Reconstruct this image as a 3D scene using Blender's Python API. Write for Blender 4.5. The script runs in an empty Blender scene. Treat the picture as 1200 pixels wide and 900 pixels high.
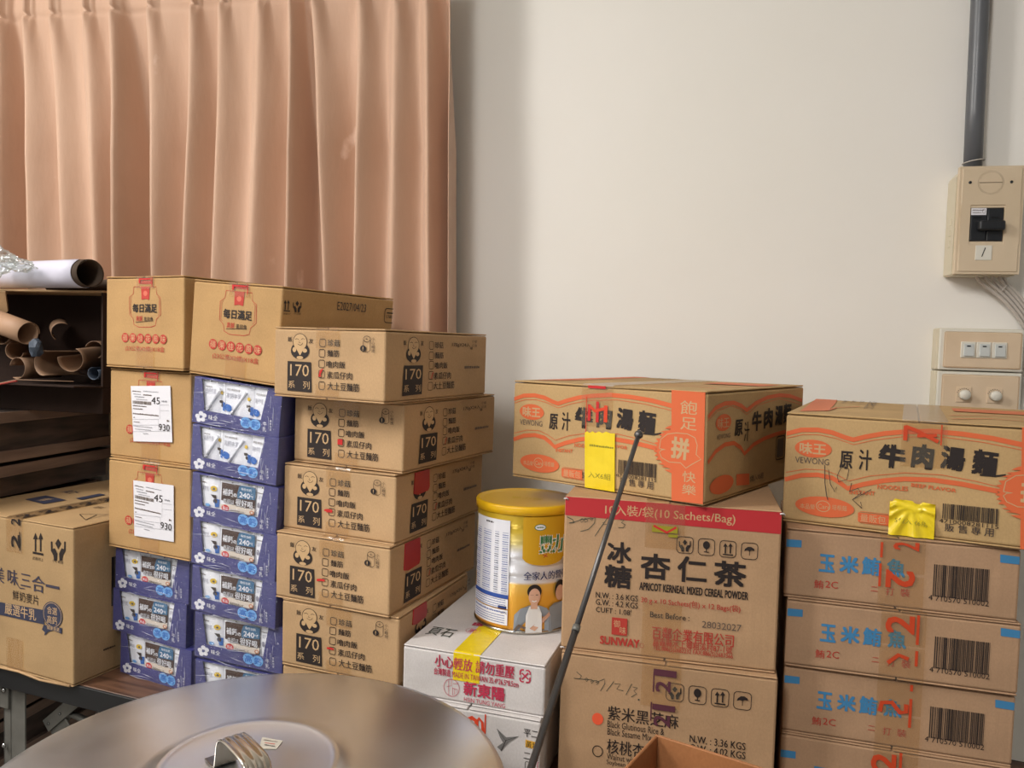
import bpy, bmesh, math, random
from mathutils import Vector, Matrix, Euler, noise

# ---------------------------------------------------------------- camera, world, lights, exposure
SC = bpy.context.scene
COL = SC.collection
R = math.radians
CAM_H = 1.353
cam_d = bpy.data.cameras.new('camera')
cam_d.sensor_fit = 'HORIZONTAL'; cam_d.sensor_width = 36.0
cam_d.lens = 909.54 / 1200 * 36.0
cam_d.clip_start = 0.02
cam = bpy.data.objects.new('camera', cam_d); COL.objects.link(cam)
_r = Vector((0.976242, 0.214718, 0.029108)); _u = Vector((-0.039089, 0.042386, 0.998336)); _w = Vector((-0.213127, 0.975756, -0.049772))
cam.matrix_world = Matrix(((_r.x, _u.x, -_w.x, 0), (_r.y, _u.y, -_w.y, 0), (_r.z, _u.z, -_w.z, CAM_H), (0, 0, 0, 1)))
SC.camera = cam
SC.view_settings.view_transform = 'Standard'; SC.view_settings.look = 'None'
SC.view_settings.exposure = 0.50; SC.view_settings.gamma = 1.0; SC.view_settings.use_curve_mapping = False
world = bpy.data.worlds.new('room_light'); SC.world = world; world.use_nodes = True
world.node_tree.nodes['Background'].inputs[0].default_value = (0.97, 0.98, 1.0, 1)
world.node_tree.nodes['Background'].inputs[1].default_value = 0.16

def area(name, loc, target, sx, sy, power, color=(1, 0.975, 0.94)):
    l = bpy.data.lights.new(name, 'AREA'); l.shape = 'RECTANGLE'; l.size = sx; l.size_y = sy; l.energy = power; l.color = color
    o = bpy.data.objects.new(name, l); COL.objects.link(o); o.location = loc
    o.rotation_euler = (Vector(target) - Vector(loc)).to_track_quat('-Z', 'Y').to_euler()
    return o
area('ceiling_lamp_light', (-1.9, 0.15, 2.72), (-1.3, 0.5, 0), 0.3, 1.25, 50)
area('ceiling_lamp_light', (-0.65, -0.75, 2.72), (-0.1, -0.1, 0), 0.3, 1.25, 40)
area('ceiling_lamp_light', (-1.45, -1.9, 2.72), (-1.4, -1.5, 0), 0.3, 1.25, 12)

# ---------------------------------------------------------------- materials
def lin(c):
    c = c / 255.0
    return c / 12.92 if c <= 0.04045 else ((c + 0.055) / 1.055) ** 2.4
def rgb(c): return (lin(c[0]), lin(c[1]), lin(c[2]), 1)
def new_mat(name):
    m = bpy.data.materials.new(name); m.use_nodes = True
    return m, m.node_tree, m.node_tree.nodes['Principled BSDF']
def plain(name, c, rough=0.6, metal=0.0, **kw):
    m, t, b = new_mat(name)
    b.inputs['Base Color'].default_value = rgb(c); b.inputs['Roughness'].default_value = rough; b.inputs['Metallic'].default_value = metal
    for k, v in kw.items(): b.inputs[k.replace('_', ' ')].default_value = v
    return m
def add_noise(m, c1, c2, scale=6, detail=4, stretch=(1, 1, 1), bump=0.0, bscale=60, bdist=0.002, lo=0.35, hi=0.65, bstretch=(1, 1, 1)):
    t = m.node_tree; b = t.nodes['Principled BSDF']; N = t.nodes.new; L = t.links.new
    tc = N('ShaderNodeTexCoord'); mp = N('ShaderNodeMapping'); mp.inputs['Scale'].default_value = stretch
    L(tc.outputs['Object'], mp.inputs[0])
    n = N('ShaderNodeTexNoise'); n.inputs['Scale'].default_value = scale; n.inputs['Detail'].default_value = detail; L(mp.outputs[0], n.inputs['Vector'])
    r = N('ShaderNodeValToRGB'); r.color_ramp.elements[0].position = lo; r.color_ramp.elements[1].position = hi
    r.color_ramp.elements[0].color = rgb(c1); r.color_ramp.elements[1].color = rgb(c2)
    L(n.outputs['Fac'], r.inputs[0]); L(r.outputs[0], b.inputs['Base Color'])
    if bump:
        mp2 = N('ShaderNodeMapping'); mp2.inputs['Scale'].default_value = bstretch; L(tc.outputs['Object'], mp2.inputs[0])
        n2 = N('ShaderNodeTexNoise'); n2.inputs['Scale'].default_value = bscale; n2.inputs['Detail'].default_value = 3; L(mp2.outputs[0], n2.inputs['Vector'])
        bp = N('ShaderNodeBump'); bp.inputs['Strength'].default_value = bump; bp.inputs['Distance'].default_value = bdist
        L(n2.outputs['Fac'], bp.inputs['Height']); L(bp.outputs[0], b.inputs['Normal'])
    return m
def cardboard(name, c, rough=0.82):
    """kraft board: mottled fibre colour, pale specks, soft dents and faint flutes"""
    m, t, b = new_mat(name); N = t.nodes.new; L = t.links.new
    b.inputs['Roughness'].default_value = rough; b.inputs['Specular IOR Level'].default_value = 0.25
    tc = N('ShaderNodeTexCoord')
    def nz(s, d, st=(1, 1, 1)):
        mp = N('ShaderNodeMapping'); mp.inputs['Scale'].default_value = st; L(tc.outputs['Object'], mp.inputs[0])
        n = N('ShaderNodeTexNoise'); n.inputs['Scale'].default_value = s; n.inputs['Detail'].default_value = d; L(mp.outputs[0], n.inputs['Vector']); return n
    a = nz(9, 5); f = nz(420, 3, (1, 1, 0.7))
    k = lambda c, q: rgb(tuple(min(255, v * q) for v in c))
    r1 = N('ShaderNodeValToRGB'); e = r1.color_ramp.elements; e[0].position = 0.3; e[1].position = 0.7; e[0].color = k(c, 0.95); e[1].color = k(c, 1.04)
    L(a.outputs['Fac'], r1.inputs[0])
    r2 = N('ShaderNodeValToRGB'); e = r2.color_ramp.elements; e[0].position = 0.3; e[1].position = 0.72; e[0].color = (0.93, 0.92, 0.91, 1); e[1].color = (1.04, 1.04, 1.04, 1)
    L(f.outputs['Fac'], r2.inputs[0])
    mx = N('ShaderNodeMix'); mx.data_type = 'RGBA'; mx.blend_type = 'MULTIPLY'; mx.inputs[0].default_value = 1.0
    L(r1.outputs[0], mx.inputs[6]); L(r2.outputs[0], mx.inputs[7]); L(mx.outputs[2], b.inputs['Base Color'])
    d = nz(14, 2, (1, 1, 1.6)); fl = nz(30, 1, (6, 6, 0.4))
    ad = N('ShaderNodeMath'); ad.operation = 'MULTIPLY_ADD'; ad.inputs[1].default_value = 0.12; L(fl.outputs['Fac'], ad.inputs[0]); L(d.outputs['Fac'], ad.inputs[2])
    bp = N('ShaderNodeBump'); bp.inputs['Strength'].default_value = 0.35; bp.inputs['Distance'].default_value = 0.006
    L(ad.outputs[0], bp.inputs['Height']); L(bp.outputs[0], b.inputs['Normal'])
    return m
def see_through(name, tint, alpha, rough=0.12, bump=0.4, bscale=40, dist=0.003, stretch=(1, 1, 1), glossy=(0.03, 0.5)):
    """clear film or tape: tinted transmission plus sharp reflections off its creases"""
    m = bpy.data.materials.new(name); m.use_nodes = True; t = m.node_tree; t.nodes.clear(); N = t.nodes.new; L = t.links.new
    out = N('ShaderNodeOutputMaterial'); tr = N('ShaderNodeBsdfTransparent'); gl = N('ShaderNodeBsdfGlossy'); df = N('ShaderNodeBsdfDiffuse')
    tr.inputs[0].default_value = rgb(tint); gl.inputs['Roughness'].default_value = rough; df.inputs[0].default_value = rgb(tint)
    m1 = N('ShaderNodeMixShader'); m1.inputs[0].default_value = alpha; L(tr.outputs[0], m1.inputs[1]); L(df.outputs[0], m1.inputs[2])
    lw = N('ShaderNodeLayerWeight'); lw.inputs[0].default_value = 0.12; mrg = N('ShaderNodeMapRange'); mrg.inputs[3].default_value = glossy[0]; mrg.inputs[4].default_value = glossy[1]; L(lw.outputs[0], mrg.inputs[0])
    tc = N('ShaderNodeTexCoord'); mp = N('ShaderNodeMapping'); mp.inputs['Scale'].default_value = stretch; L(tc.outputs['Object'], mp.inputs[0])
    n = N('ShaderNodeTexNoise'); n.inputs['Scale'].default_value = bscale; n.inputs['Detail'].default_value = 2; n.inputs['Distortion'].default_value = 1.5; L(mp.outputs[0], n.inputs['Vector'])
    bp = N('ShaderNodeBump'); bp.inputs['Strength'].default_value = bump; bp.inputs['Distance'].default_value = dist; L(n.outputs['Fac'], bp.inputs['Height'])
    L(bp.outputs[0], gl.inputs['Normal']); pass
    m2 = N('ShaderNodeMixShader'); L(mrg.outputs[0], m2.inputs[0]); L(m1.outputs[0], m2.inputs[1]); L(gl.outputs[0], m2.inputs[2]); L(m2.outputs[0], out.inputs[0])
    return m

M = {}
M['wall'] = add_noise(plain('painted_wall', (240, 236, 229), 0.75), (238, 234, 226), (242, 238, 232), scale=1.6, bump=0.25, bscale=9, bdist=0.004)
M['ceiling'] = plain('ceiling_paint', (225, 222, 215), 0.9)
M['floor'] = add_noise(plain('grey_floor', (120, 118, 112), 0.5), (112, 110, 104), (128, 126, 120), scale=30)
M['curtain'] = None
M['kraft'] = cardboard('kraft_board', (183, 150, 112))
M['kraft_gold'] = cardboard('golden_kraft_board', (182, 145, 98))
M['kraft_oat'] = cardboard('plain_kraft_board', (171, 141, 102))
M['kraft_noodle'] = cardboard('light_kraft_board', (188, 156, 110))
M['kraft_pink'] = cardboard('pinkish_kraft_board', (183, 148, 113))
M['kraft_tuna'] = cardboard('rosy_kraft_board', (176, 142, 112))
M['white_board'] = cardboard('white_board', (209, 204, 202), 0.6)
M['orange_board'] = cardboard('orange_brown_board', (166, 112, 72), 0.5)
M['shaded_board'] = cardboard('shaded_kraft_board', (44, 29, 22))  # kraft darkened: shade inside the poster carton is put into the colour
M['tape'] = see_through('clear_packing_tape', (247, 238, 220), 0.05, 0.2, 0.35, 22, 0.003, (2.4, 2.4, 0.6))
M['yellow_tape'] = add_noise(plain('yellow_tape', (236, 206, 34), 0.22), (228, 198, 28), (240, 212, 46), scale=20, bump=0.5, bscale=26, bdist=0.003, bstretch=(2, 2, 1))
M['red_tape'] = plain('red_tape', (168, 40, 44), 0.35)
M['film'] = see_through('shrink_film', (254, 254, 255), 0.02, 0.15, 1.0, 55, 0.007, (1, 1, 2.2), (0.05, 0.6))
M['bag_film'] = see_through('crumpled_plastic', (244, 247, 247), 0.10, 0.08, 0.9, 24, 0.01, (1, 1, 1), (0.10, 0.8))
M['film_crease_glint'] = plain('painted_crease_glint', (206, 208, 222), 0.15, Specular_IOR_Level=0.8)  # pale colour for thin tubes that stand in for glints on film creases
M['tray_blue'] = plain('blue_tray_card', (62, 63, 124), 0.4)
M['tray_dark'] = plain('tray_inside', (40, 40, 70), 0.7)
M['pouch'] = add_noise(plain('white_pouch_foil', (238, 240, 246), 0.32), (234, 236, 243), (243, 244, 250), scale=20, bump=0.7, bscale=45, bdist=0.004, bstretch=(1, 1, 0.5))
M['label'] = plain('label_paper', (226, 224, 230), 0.5)
M['steel'] = None
M['beige'] = add_noise(plain('beige_plastic', (210, 190, 162), 0.4), (207, 187, 158), (214, 195, 168), scale=12)
M['beige_side'] = plain('ivory_plastic', (206, 196, 172), 0.45)
M['plate'] = add_noise(plain('beige_plate', (218, 194, 165), 0.35), (214, 190, 160), (221, 198, 170), scale=14)
M['cream'] = plain('cream_plastic', (222, 218, 206), 0.4)
M['rocker'] = plain('pale_grey_rocker', (198, 202, 200), 0.35)
M['black_plastic'] = plain('black_plastic', (30, 32, 36), 0.35)
M['conduit'] = add_noise(plain('grey_conduit', (92, 94, 98), 0.35), (84, 86, 92), (100, 102, 105), scale=14, stretch=(1, 1, 0.2))
M['cable'] = plain('white_cable', (196, 188, 180), 0.45)
M['wood'] = None
M['black_edge'] = plain('black_rubber_edge', (16, 16, 18), 0.6)
M['leg_grey'] = add_noise(plain('grey_painted_steel', (104, 102, 96), 0.45, 0.2), (96, 94, 88), (112, 110, 104), scale=20)
M['bolt'] = plain('bolt_steel', (170, 170, 168), 0.25, 1.0)
M['pile_board'] = add_noise(plain('dark_laminate', (66, 52, 44), 0.6), (50, 40, 35), (84, 66, 56), scale=10, stretch=(1, 1, 6), bump=0.3, bscale=20)
M['pile_band'] = add_noise(plain('brown_edge_band', (128, 104, 90), 0.6), (112, 90, 78), (140, 116, 100), scale=16, stretch=(1, 0.3, 4))
M['paper_white'] = plain('white_paper', (200, 198, 213), 0.5)
M['paper_kraft_shaded'] = add_noise(plain('shaded_kraft_paper', (178, 138, 104), 0.6), (120, 92, 70), (146, 114, 88), scale=8)  # tube paper's kraft, darkened for the shade inside the poster carton
M['paper_tube'] = add_noise(plain('tube_paper', (178, 138, 104), 0.6), (160, 124, 96), (180, 144, 114), scale=8)
M['paper_blue'] = plain('bluish_paper', (70, 80, 94), 0.5)
M['paper_red'] = plain('red_print_edge', (176, 70, 60), 0.6)
M['paper_inside'] = plain('dark_paper_inside', (72, 56, 42), 0.8)  # kraft brown deepened, with the shade of the roll's hollow in its colour
M['yellow_lid'] = plain('yellow_plastic_lid', (240, 188, 26), 0.35, Subsurface_Weight=0.05)
M['tin_metal'] = plain('tin_rim_metal', (190, 186, 176), 0.25, 1.0)
M['rod'] = plain('dark_steel_rod', (92, 89, 88), 0.38, 0.7)
M['skin'] = plain('printed_skin', (214, 168, 140), 0.4)

PC = {'K': (44, 36, 34), 'K2': (70, 60, 56), 'K3': (104, 90, 80), 'GR': (70, 76, 66), 'T': (194, 160, 118), 'R': (182, 62, 52), 'R2': (206, 110, 88), 'R3': (196, 44, 44),
      'R4': (184, 48, 52), 'RO': (240, 96, 62), 'RO2': (214, 70, 40), 'O': (214, 104, 62), 'O2': (208, 116, 76), 'N': (58, 60, 78), 'N2': (66, 62, 76), 'N3': (90, 92, 140),
      'W': (230, 230, 236), 'WC': (214, 206, 200), 'B1': (110, 170, 226), 'B2': (44, 104, 186), 'BT': (66, 130, 176), 'YF': (226, 190, 60), 'G1': (150, 150, 164), 'G2': (150, 150, 156),
      'BR': (72, 50, 42), 'BR2': (186, 120, 84), 'CR': (214, 202, 188), 'TL': (54, 104, 142), 'M': (190, 58, 84), 'GY': (120, 118, 116), 'YO': (226, 172, 60), 'OT': (200, 70, 36),
      'P': (92, 50, 62), 'NB': (36, 48, 96), 'BL': (54, 84, 160), 'LG': (170, 176, 198), 'YL': (232, 194, 60), 'GO': (206, 158, 30), 'GN': (60, 120, 70), 'HB': (40, 34, 32), 'SK': (214, 170, 144),
      'CG': (150, 158, 166), 'WH': (232, 232, 230), 'YT': (150, 140, 40)}
PM = {}
def pm(k):
    if k not in PM: PM[k] = plain('print_ink_' + str(len(PM)), PC[k], 0.6, Specular_IOR_Level=0.3)
    return PM[k]

def curtain_mat():
    m, t, b = new_mat('peach_curtain_cloth'); N = t.nodes.new; L = t.links.new
    b.inputs['Roughness'].default_value = 0.7; b.inputs['Sheen Weight'].default_value = 0.25
    tc = N('ShaderNodeTexCoord')
    n = N('ShaderNodeTexNoise'); n.inputs['Scale'].default_value = 3; n.inputs['Detail'].default_value = 4; L(tc.outputs['Object'], n.inputs['Vector'])
    r = N('ShaderNodeValToRGB'); r.color_ramp.elements[0].position = 0.3; r.color_ramp.elements[1].position = 0.7
    r.color_ramp.elements[0].color = rgb((189, 152, 126)); r.color_ramp.elements[1].color = rgb((200, 164, 139)); L(n.outputs['Fac'], r.inputs[0])
    # worn pale patches where the cloth is frayed
    n2 = N('ShaderNodeTexNoise'); n2.inputs['Scale'].default_value = 7; n2.inputs['Detail'].default_value = 6
    mp = N('ShaderNodeMapping'); mp.inputs['Scale'].default_value = (1, 1, 0.6); mp.inputs['Location'].default_value = (3, 1, 2); L(tc.outputs['Object'], mp.inputs[0]); L(mp.outputs[0], n2.inputs['Vector'])
    r2 = N('ShaderNodeValToRGB'); r2.color_ramp.elements[0].position = 0.68; r2.color_ramp.elements[1].position = 0.72; L(n2.outputs['Fac'], r2.inputs[0])
    mx = N('ShaderNodeMix'); mx.data_type = 'RGBA'; L(r2.outputs[0], mx.inputs[0]); L(r.outputs[0], mx.inputs[6]); mx.inputs[7].default_value = rgb((226, 198, 178)); L(mx.outputs[2], b.inputs['Base Color'])
    w = N('ShaderNodeTexNoise'); w.inputs['Scale'].default_value = 18; w.inputs['Detail'].default_value = 4
    mp3 = N('ShaderNodeMapping'); mp3.inputs['Scale'].default_value = (2, 1, 0.5); L(tc.outputs['Object'], mp3.inputs[0]); L(mp3.outputs[0], w.inputs['Vector'])
    bp = N('ShaderNodeBump'); bp.inputs['Strength'].default_value = 0.35; bp.inputs['Distance'].default_value = 0.006; L(w.outputs['Fac'], bp.inputs['Height']); L(bp.outputs[0], b.inputs['Normal'])
    return m
M['curtain'] = curtain_mat()
def steel_mat():
    m, t, b = new_mat('brushed_stainless'); N = t.nodes.new; L = t.links.new
    b.inputs['Metallic'].default_value = 1.0; b.inputs['Base Color'].default_value = rgb((228, 230, 235))
    tc = N('ShaderNodeTexCoord'); n = N('ShaderNodeTexNoise'); n.inputs['Scale'].default_value = 9; n.inputs['Detail'].default_value = 5; L(tc.outputs['Object'], n.inputs['Vector'])
    r = N('ShaderNodeMapRange'); r.inputs[3].default_value = 0.24; r.inputs[4].default_value = 0.42; L(n.outputs['Fac'], r.inputs[0]); L(r.outputs[0], b.inputs['Roughness'])
    n2 = N('ShaderNodeTexNoise'); n2.inputs['Scale'].default_value = 5; n2.inputs['Detail'].default_value = 1; L(tc.outputs['Object'], n2.inputs['Vector'])
    bp = N('ShaderNodeBump'); bp.inputs['Strength'].default_value = 0.25; bp.inputs['Distance'].default_value = 0.01; L(n2.outputs['Fac'], bp.inputs['Height']); L(bp.outputs[0], b.inputs['Normal'])
    return m
M['steel'] = steel_mat()
M['steel_handle'] = plain('polished_steel', (196, 190, 180), 0.22, 1.0)
def wood_mat():
    m = plain('woodgrain_laminate', (118, 84, 64), 0.42)
    return add_noise(m, (66, 44, 33), (116, 82, 61), scale=9, detail=6, stretch=(0.6, 9, 9), lo=0.3, hi=0.7)
M['wood'] = wood_mat()

# ---------------------------------------------------------------- object helpers
def tag(o, label=None, cat=None, group=None, kind=None):
    if label: o['label'] = label
    if cat: o['category'] = cat
    if group: o['group'] = group
    if kind: o['kind'] = kind
    return o
def empty(name, loc, rot=(0, 0, 0), label=None, cat=None, group=None):
    o = bpy.data.objects.new(name, None); COL.objects.link(o); o.location = loc; o.rotation_euler = rot; o.empty_display_size = 0.05
    return tag(o, label, cat, group)
def link(name, mesh, parent=None, loc=None, rot=None):
    o = bpy.data.objects.new(name, mesh); COL.objects.link(o)
    if parent is not None: o.parent = parent
    if loc is not None: o.location = loc
    if rot is not None: o.rotation_euler = rot
    return o
def mesh_of(name, verts, faces, mats, idx=None, smooth=False):
    me = bpy.data.meshes.new(name); me.from_pydata([tuple(v) for v in verts], [], faces)
    for m in (mats if isinstance(mats, (list, tuple)) else [mats]): me.materials.append(m)
    if idx: me.polygons.foreach_set('material_index', idx)
    if smooth: me.polygons.foreach_set('use_smooth', [True] * len(me.polygons))
    me.update(); return me
class MB:
    """collects shapes and links them as one mesh object"""
    def __init__(s): s.bm = bmesh.new()
    def box(s, x0, x1, y0, y1, z0, z1, bev=0.0, seg=1, mat=None):
        b = bmesh.new(); bmesh.ops.create_cube(b, size=1)
        for v in b.verts: v.co = Vector(((x0 + x1) / 2 + v.co.x * (x1 - x0), (y0 + y1) / 2 + v.co.y * (y1 - y0), (z0 + z1) / 2 + v.co.z * (z1 - z0)))
        if bev: bmesh.ops.bevel(b, geom=b.edges[:], offset=bev, segments=seg, affect='EDGES', profile=0.5)
        return s.join(b, mat)
    def join(s, b, mat=None):
        if mat is not None:
            for v in b.verts: v.co = mat @ v.co
        me = bpy.data.meshes.new('tmp'); b.to_mesh(me); b.free(); s.bm.from_mesh(me); bpy.data.meshes.remove(me); return s
    def tube(s, pts, r, n=10, cap=True):
        pts = [Vector(p) for p in pts]; rs = r if isinstance(r, (list, tuple)) else [r] * len(pts); rings = []
        prev = None
        for i, p in enumerate(pts):
            d = (pts[min(i + 1, len(pts) - 1)] - pts[max(i - 1, 0)]).normalized()
            a = prev - d * prev.dot(d) if prev is not None else d.orthogonal()
            a.normalize(); prev = a; b2 = d.cross(a)
            rings.append([s.bm.verts.new(p + (a * math.cos(2 * math.pi * k / n) + b2 * math.sin(2 * math.pi * k / n)) * rs[i]) for k in range(n)])
        for i in range(len(rings) - 1):
            for k in range(n):
                f = s.bm.faces.new((rings[i][k], rings[i][(k + 1) % n], rings[i + 1][(k + 1) % n], rings[i + 1][k])); f.smooth = True
        if cap: s.bm.faces.new(rings[0][::-1]); s.bm.faces.new(rings[-1])
        return s
    def lathe(s, prof, n=48, cx=0, cy=0, smooth=True):
        rings = []
        for r, z in prof:
            rings.append([s.bm.verts.new((cx + r * math.cos(2 * math.pi * k / n), cy + r * math.sin(2 * math.pi * k / n), z)) for k in range(n)] if r > 1e-6 else [s.bm.verts.new((cx, cy, z))])
        for a, b in zip(rings[:-1], rings[1:]):
            for k in range(n):
                k2 = (k + 1) % n
                vs = [a[k % len(a)], a[k2 % len(a)], b[k2 % len(b)], b[k % len(b)]]
                u = []
                for v in vs:
                    if v not in u: u.append(v)
                if len(u) > 2: f = s.bm.faces.new(u); f.smooth = smooth
        return s
    def prism(s, poly, h, origin=(0, 0, 0), ax=((1, 0, 0), (0, 0, 1), (0, -1, 0))):
        o = Vector(origin); a, b, c = [Vector(q) for q in ax]
        lo = [s.bm.verts.new(o + a * p[0] + b * p[1]) for p in poly]; hi = [s.bm.verts.new(o + a * p[0] + b * p[1] + c * h) for p in poly]
        s.bm.faces.new(lo[::-1]); s.bm.faces.new(hi)
        for i in range(len(poly)):
            j = (i + 1) % len(poly); s.bm.faces.new((lo[i], lo[j], hi[j], hi[i]))
        return s
    def mesh(s, name, m):
        bmesh.ops.recalc_face_normals(s.bm, faces=s.bm.faces[:])
        me = bpy.data.meshes.new(name); s.bm.to_mesh(me); s.bm.free()
        for q in (m if isinstance(m, (list, tuple)) else [m]): me.materials.append(q)
        return me
    def build(s, name, m, parent=None, loc=None, rot=None): return link(name, s.mesh(name, m), parent, loc, rot)

# ---------------------------------------------------------------- flat print: lettering and marks laid on a face
_tc = {}
def glyphs(txt, bold, rot):
    key = (txt, bold, rot)
    if key not in _tc:
        c = bpy.data.curves.new('lettering', 'FONT'); c.body = txt; c.resolution_u = 2; c.fill_mode = 'FRONT'
        o = bpy.data.objects.new('lettering', c); m = o.to_mesh()
        a = R(rot); ca, sa = math.cos(a), math.sin(a)
        V = [(v.co.x * ca - v.co.y * sa, v.co.x * sa + v.co.y * ca) for v in m.vertices]; F = [tuple(p.vertices) for p in m.polygons]
        o.to_mesh_clear(); bpy.data.objects.remove(o); bpy.data.curves.remove(c)
        if not V: V = [(0, 0), (1, 0), (0, 1)]; F = []
        xs = [v[0] for v in V]; ys = [v[1] for v in V]; x0, x1, y0, y1 = min(xs), max(xs), min(ys), max(ys)
        _tc[key] = ([((x - x0) / max(x1 - x0, 1e-6) - 0.5, (y - y0) / max(y1 - y0, 1e-6) - 0.5) for x, y in V], F)
    return _tc[key]
def print_mesh(items, fmap, base=0.0006, clip=None, sub=1, step=0.00003):
    """items in face metres (u right, v up); fmap(u, v, height) -> point"""
    V, F, I, mats = [], [], [], []
    rnd = random.Random(5)
    def put(pts, faces, c, lay):
        if c not in mats: mats.append(c)
        k = len(V); q = base + lay * step
        if clip:
            pts = [(min(max(p[0], clip[0]), clip[2]), min(max(p[1], clip[1]), clip[3])) for p in pts]
        V.extend(fmap(p[0], p[1], q) for p in pts)
        for f in faces: F.append(tuple(k + i for i in f)); I.append(mats.index(c))
    def quad(u0, u1, v0, v1, c, lay):
        n = sub
        pts = [(u0 + (u1 - u0) * i / n, v) for v in (v0, v1) for i in range(n + 1)]
        put(pts, [(i, i + 1, n + 2 + i, n + 1 + i) for i in range(n)], c, lay)
    def stroke(pts, th, c, lay, closed=False):
        P = [Vector(p) for p in pts]; n = len(P); L, Q = [], []
        for i in range(n):
            a = P[(i - 1) % n] if (closed or i) else P[i]; b = P[(i + 1) % n] if (closed or i < n - 1) else P[i]
            d = (b - a); d = d.normalized() if d.length else Vector((1, 0)); nn = Vector((-d.y, d.x)) * th / 2
            L.append(tuple(P[i] + nn)); Q.append(tuple(P[i] - nn))
        put(L + Q, [(n + i, n + (i + 1) % n, (i + 1) % n, i) for i in range(n if closed else n - 1)], c, lay)
    for lay, it in enumerate(items):
        k = it[0]
        if k == 't':
            _, s, u, v, w, h, c, bo, rot = it; G, fs = glyphs(s, 0, rot); e = abs(bo) * min(h, w) * 0.75
            for j_, (dx, dy) in enumerate(((0, 0),) if bo < 0.005 else (((-e, 0), (e, 0)) if bo < 0.025 else ((-e, -e), (e, -e), (-e, e), (e, e), (0, 0)))): put([(u + x * (w - 2 * e) + dx, v + y * (h - 2 * e) + dy) for x, y in G], fs, c, lay + 0.19 * j_)
        elif k == 'r': _, u, v, w, h, c = it; quad(u - w / 2, u + w / 2, v - h / 2, v + h / 2, c, lay)
        elif k == 'e':
            _, u, v, w, h, c = it
            xs = [-math.cos(t * math.pi / 12) for t in range(13)]
            put([(u + w / 2 * x, v - h / 2 * math.sqrt(max(1 - x * x, 0))) for x in xs] + [(u + w / 2 * x, v + h / 2 * math.sqrt(max(1 - x * x, 0))) for x in xs], [(i, i + 1, 14 + i, 13 + i) for i in range(12)], c, lay)
        elif k == 'o': _, u, v, w, h, th, c = it; stroke([(u + w / 2 * math.cos(t * math.pi / 14), v + h / 2 * math.sin(t * math.pi / 14)) for t in range(28)], th, c, lay, True)
        elif k == 'ro':
            _, u, v, w, h, th, c = it; r = min(w, h) * 0.22; P = []
            for sx, sy, a0 in ((1, 1, 0), (-1, 1, 90), (-1, -1, 180), (1, -1, 270)):
                for a in (0, 30, 60, 90): P.append((u + sx * (w / 2 - r) + r * math.cos(R(a0 + a)), v + sy * (h / 2 - r) + r * math.sin(R(a0 + a))))
            stroke(P, th, c, lay, True)
        elif k == 'p':
            P = it[1]; ar = sum(P[i][0] * P[(i + 1) % len(P)][1] - P[(i + 1) % len(P)][0] * P[i][1] for i in range(len(P)))
            if ar < 0: P = P[::-1]
            put(P, [tuple(range(len(P)))], it[2], lay)
        elif k == 's': stroke(it[1], it[2], it[3], lay)
        elif k == 'l':
            _, u, v, w, h, c = it; x = u - w / 2
            while x < u + w / 2:
                d = h * rnd.uniform(0.5, 1.0); quad(x, min(x + d * 0.75, u + w / 2), v - h * 0.36, v + h * rnd.uniform(0.2, 0.42), c, lay); x += d
        elif k == 'b':
            _, u, v, w, h, n, c = it; x = u - w / 2
            while x < u + w / 2:
                d = w / n * rnd.choice((0.35, 0.5, 0.8, 1.1)); quad(x, min(x + d, u + w / 2), v - h / 2, v + h / 2, c, lay); x += d + w / n * rnd.choice((0.3, 0.45, 0.7))
    return mesh_of('print', V, F, [pm(c) for c in mats], I)
def fm_front(w, d, h): return lambda u, v, q: (u, -q, v)
def fm_right(w, d, h): return lambda u, v, q: (w + q, u, v)
def fm_top(w, d, h): return lambda u, v, q: (u, v, h + q)
FM = {'front': fm_front, 'right': fm_right, 'top': fm_top}
_pc = {}
def add_print(root, art, side, w, d, h, name='printed_lettering', base=0.0006, items=None):
    k = (art, side, round(w, 4), round(h, 4), base)
    if k not in _pc:
        W_, H_ = (w, h) if side == 'front' else ((d, h) if side == 'right' else (w, d))
        _pc[k] = print_mesh(items if items is not None else ART[art], FM[side](w, d, h), base, (0.001, 0.001, W_ - 0.001, H_ - 0.001))
    return link(name, _pc[k], root)

def strip(root, name, mat, pts, across, wid, off=0.0016, nu=2):
    """tape: a ribbon following the points, wid wide along 'across'"""
    a = Vector(across); P = [Vector(p) for p in pts]; V = []
    for p in P:
        for i in range(nu + 1): V.append(p + a * (wid * (i / nu - 0.5)))
    F = [(j * (nu + 1) + i, j * (nu + 1) + i + 1, (j + 1) * (nu + 1) + i + 1, (j + 1) * (nu + 1) + i) for j in range(len(P) - 1) for i in range(nu)]
    return link(name, mesh_of(name, V, F, mat), root)

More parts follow.
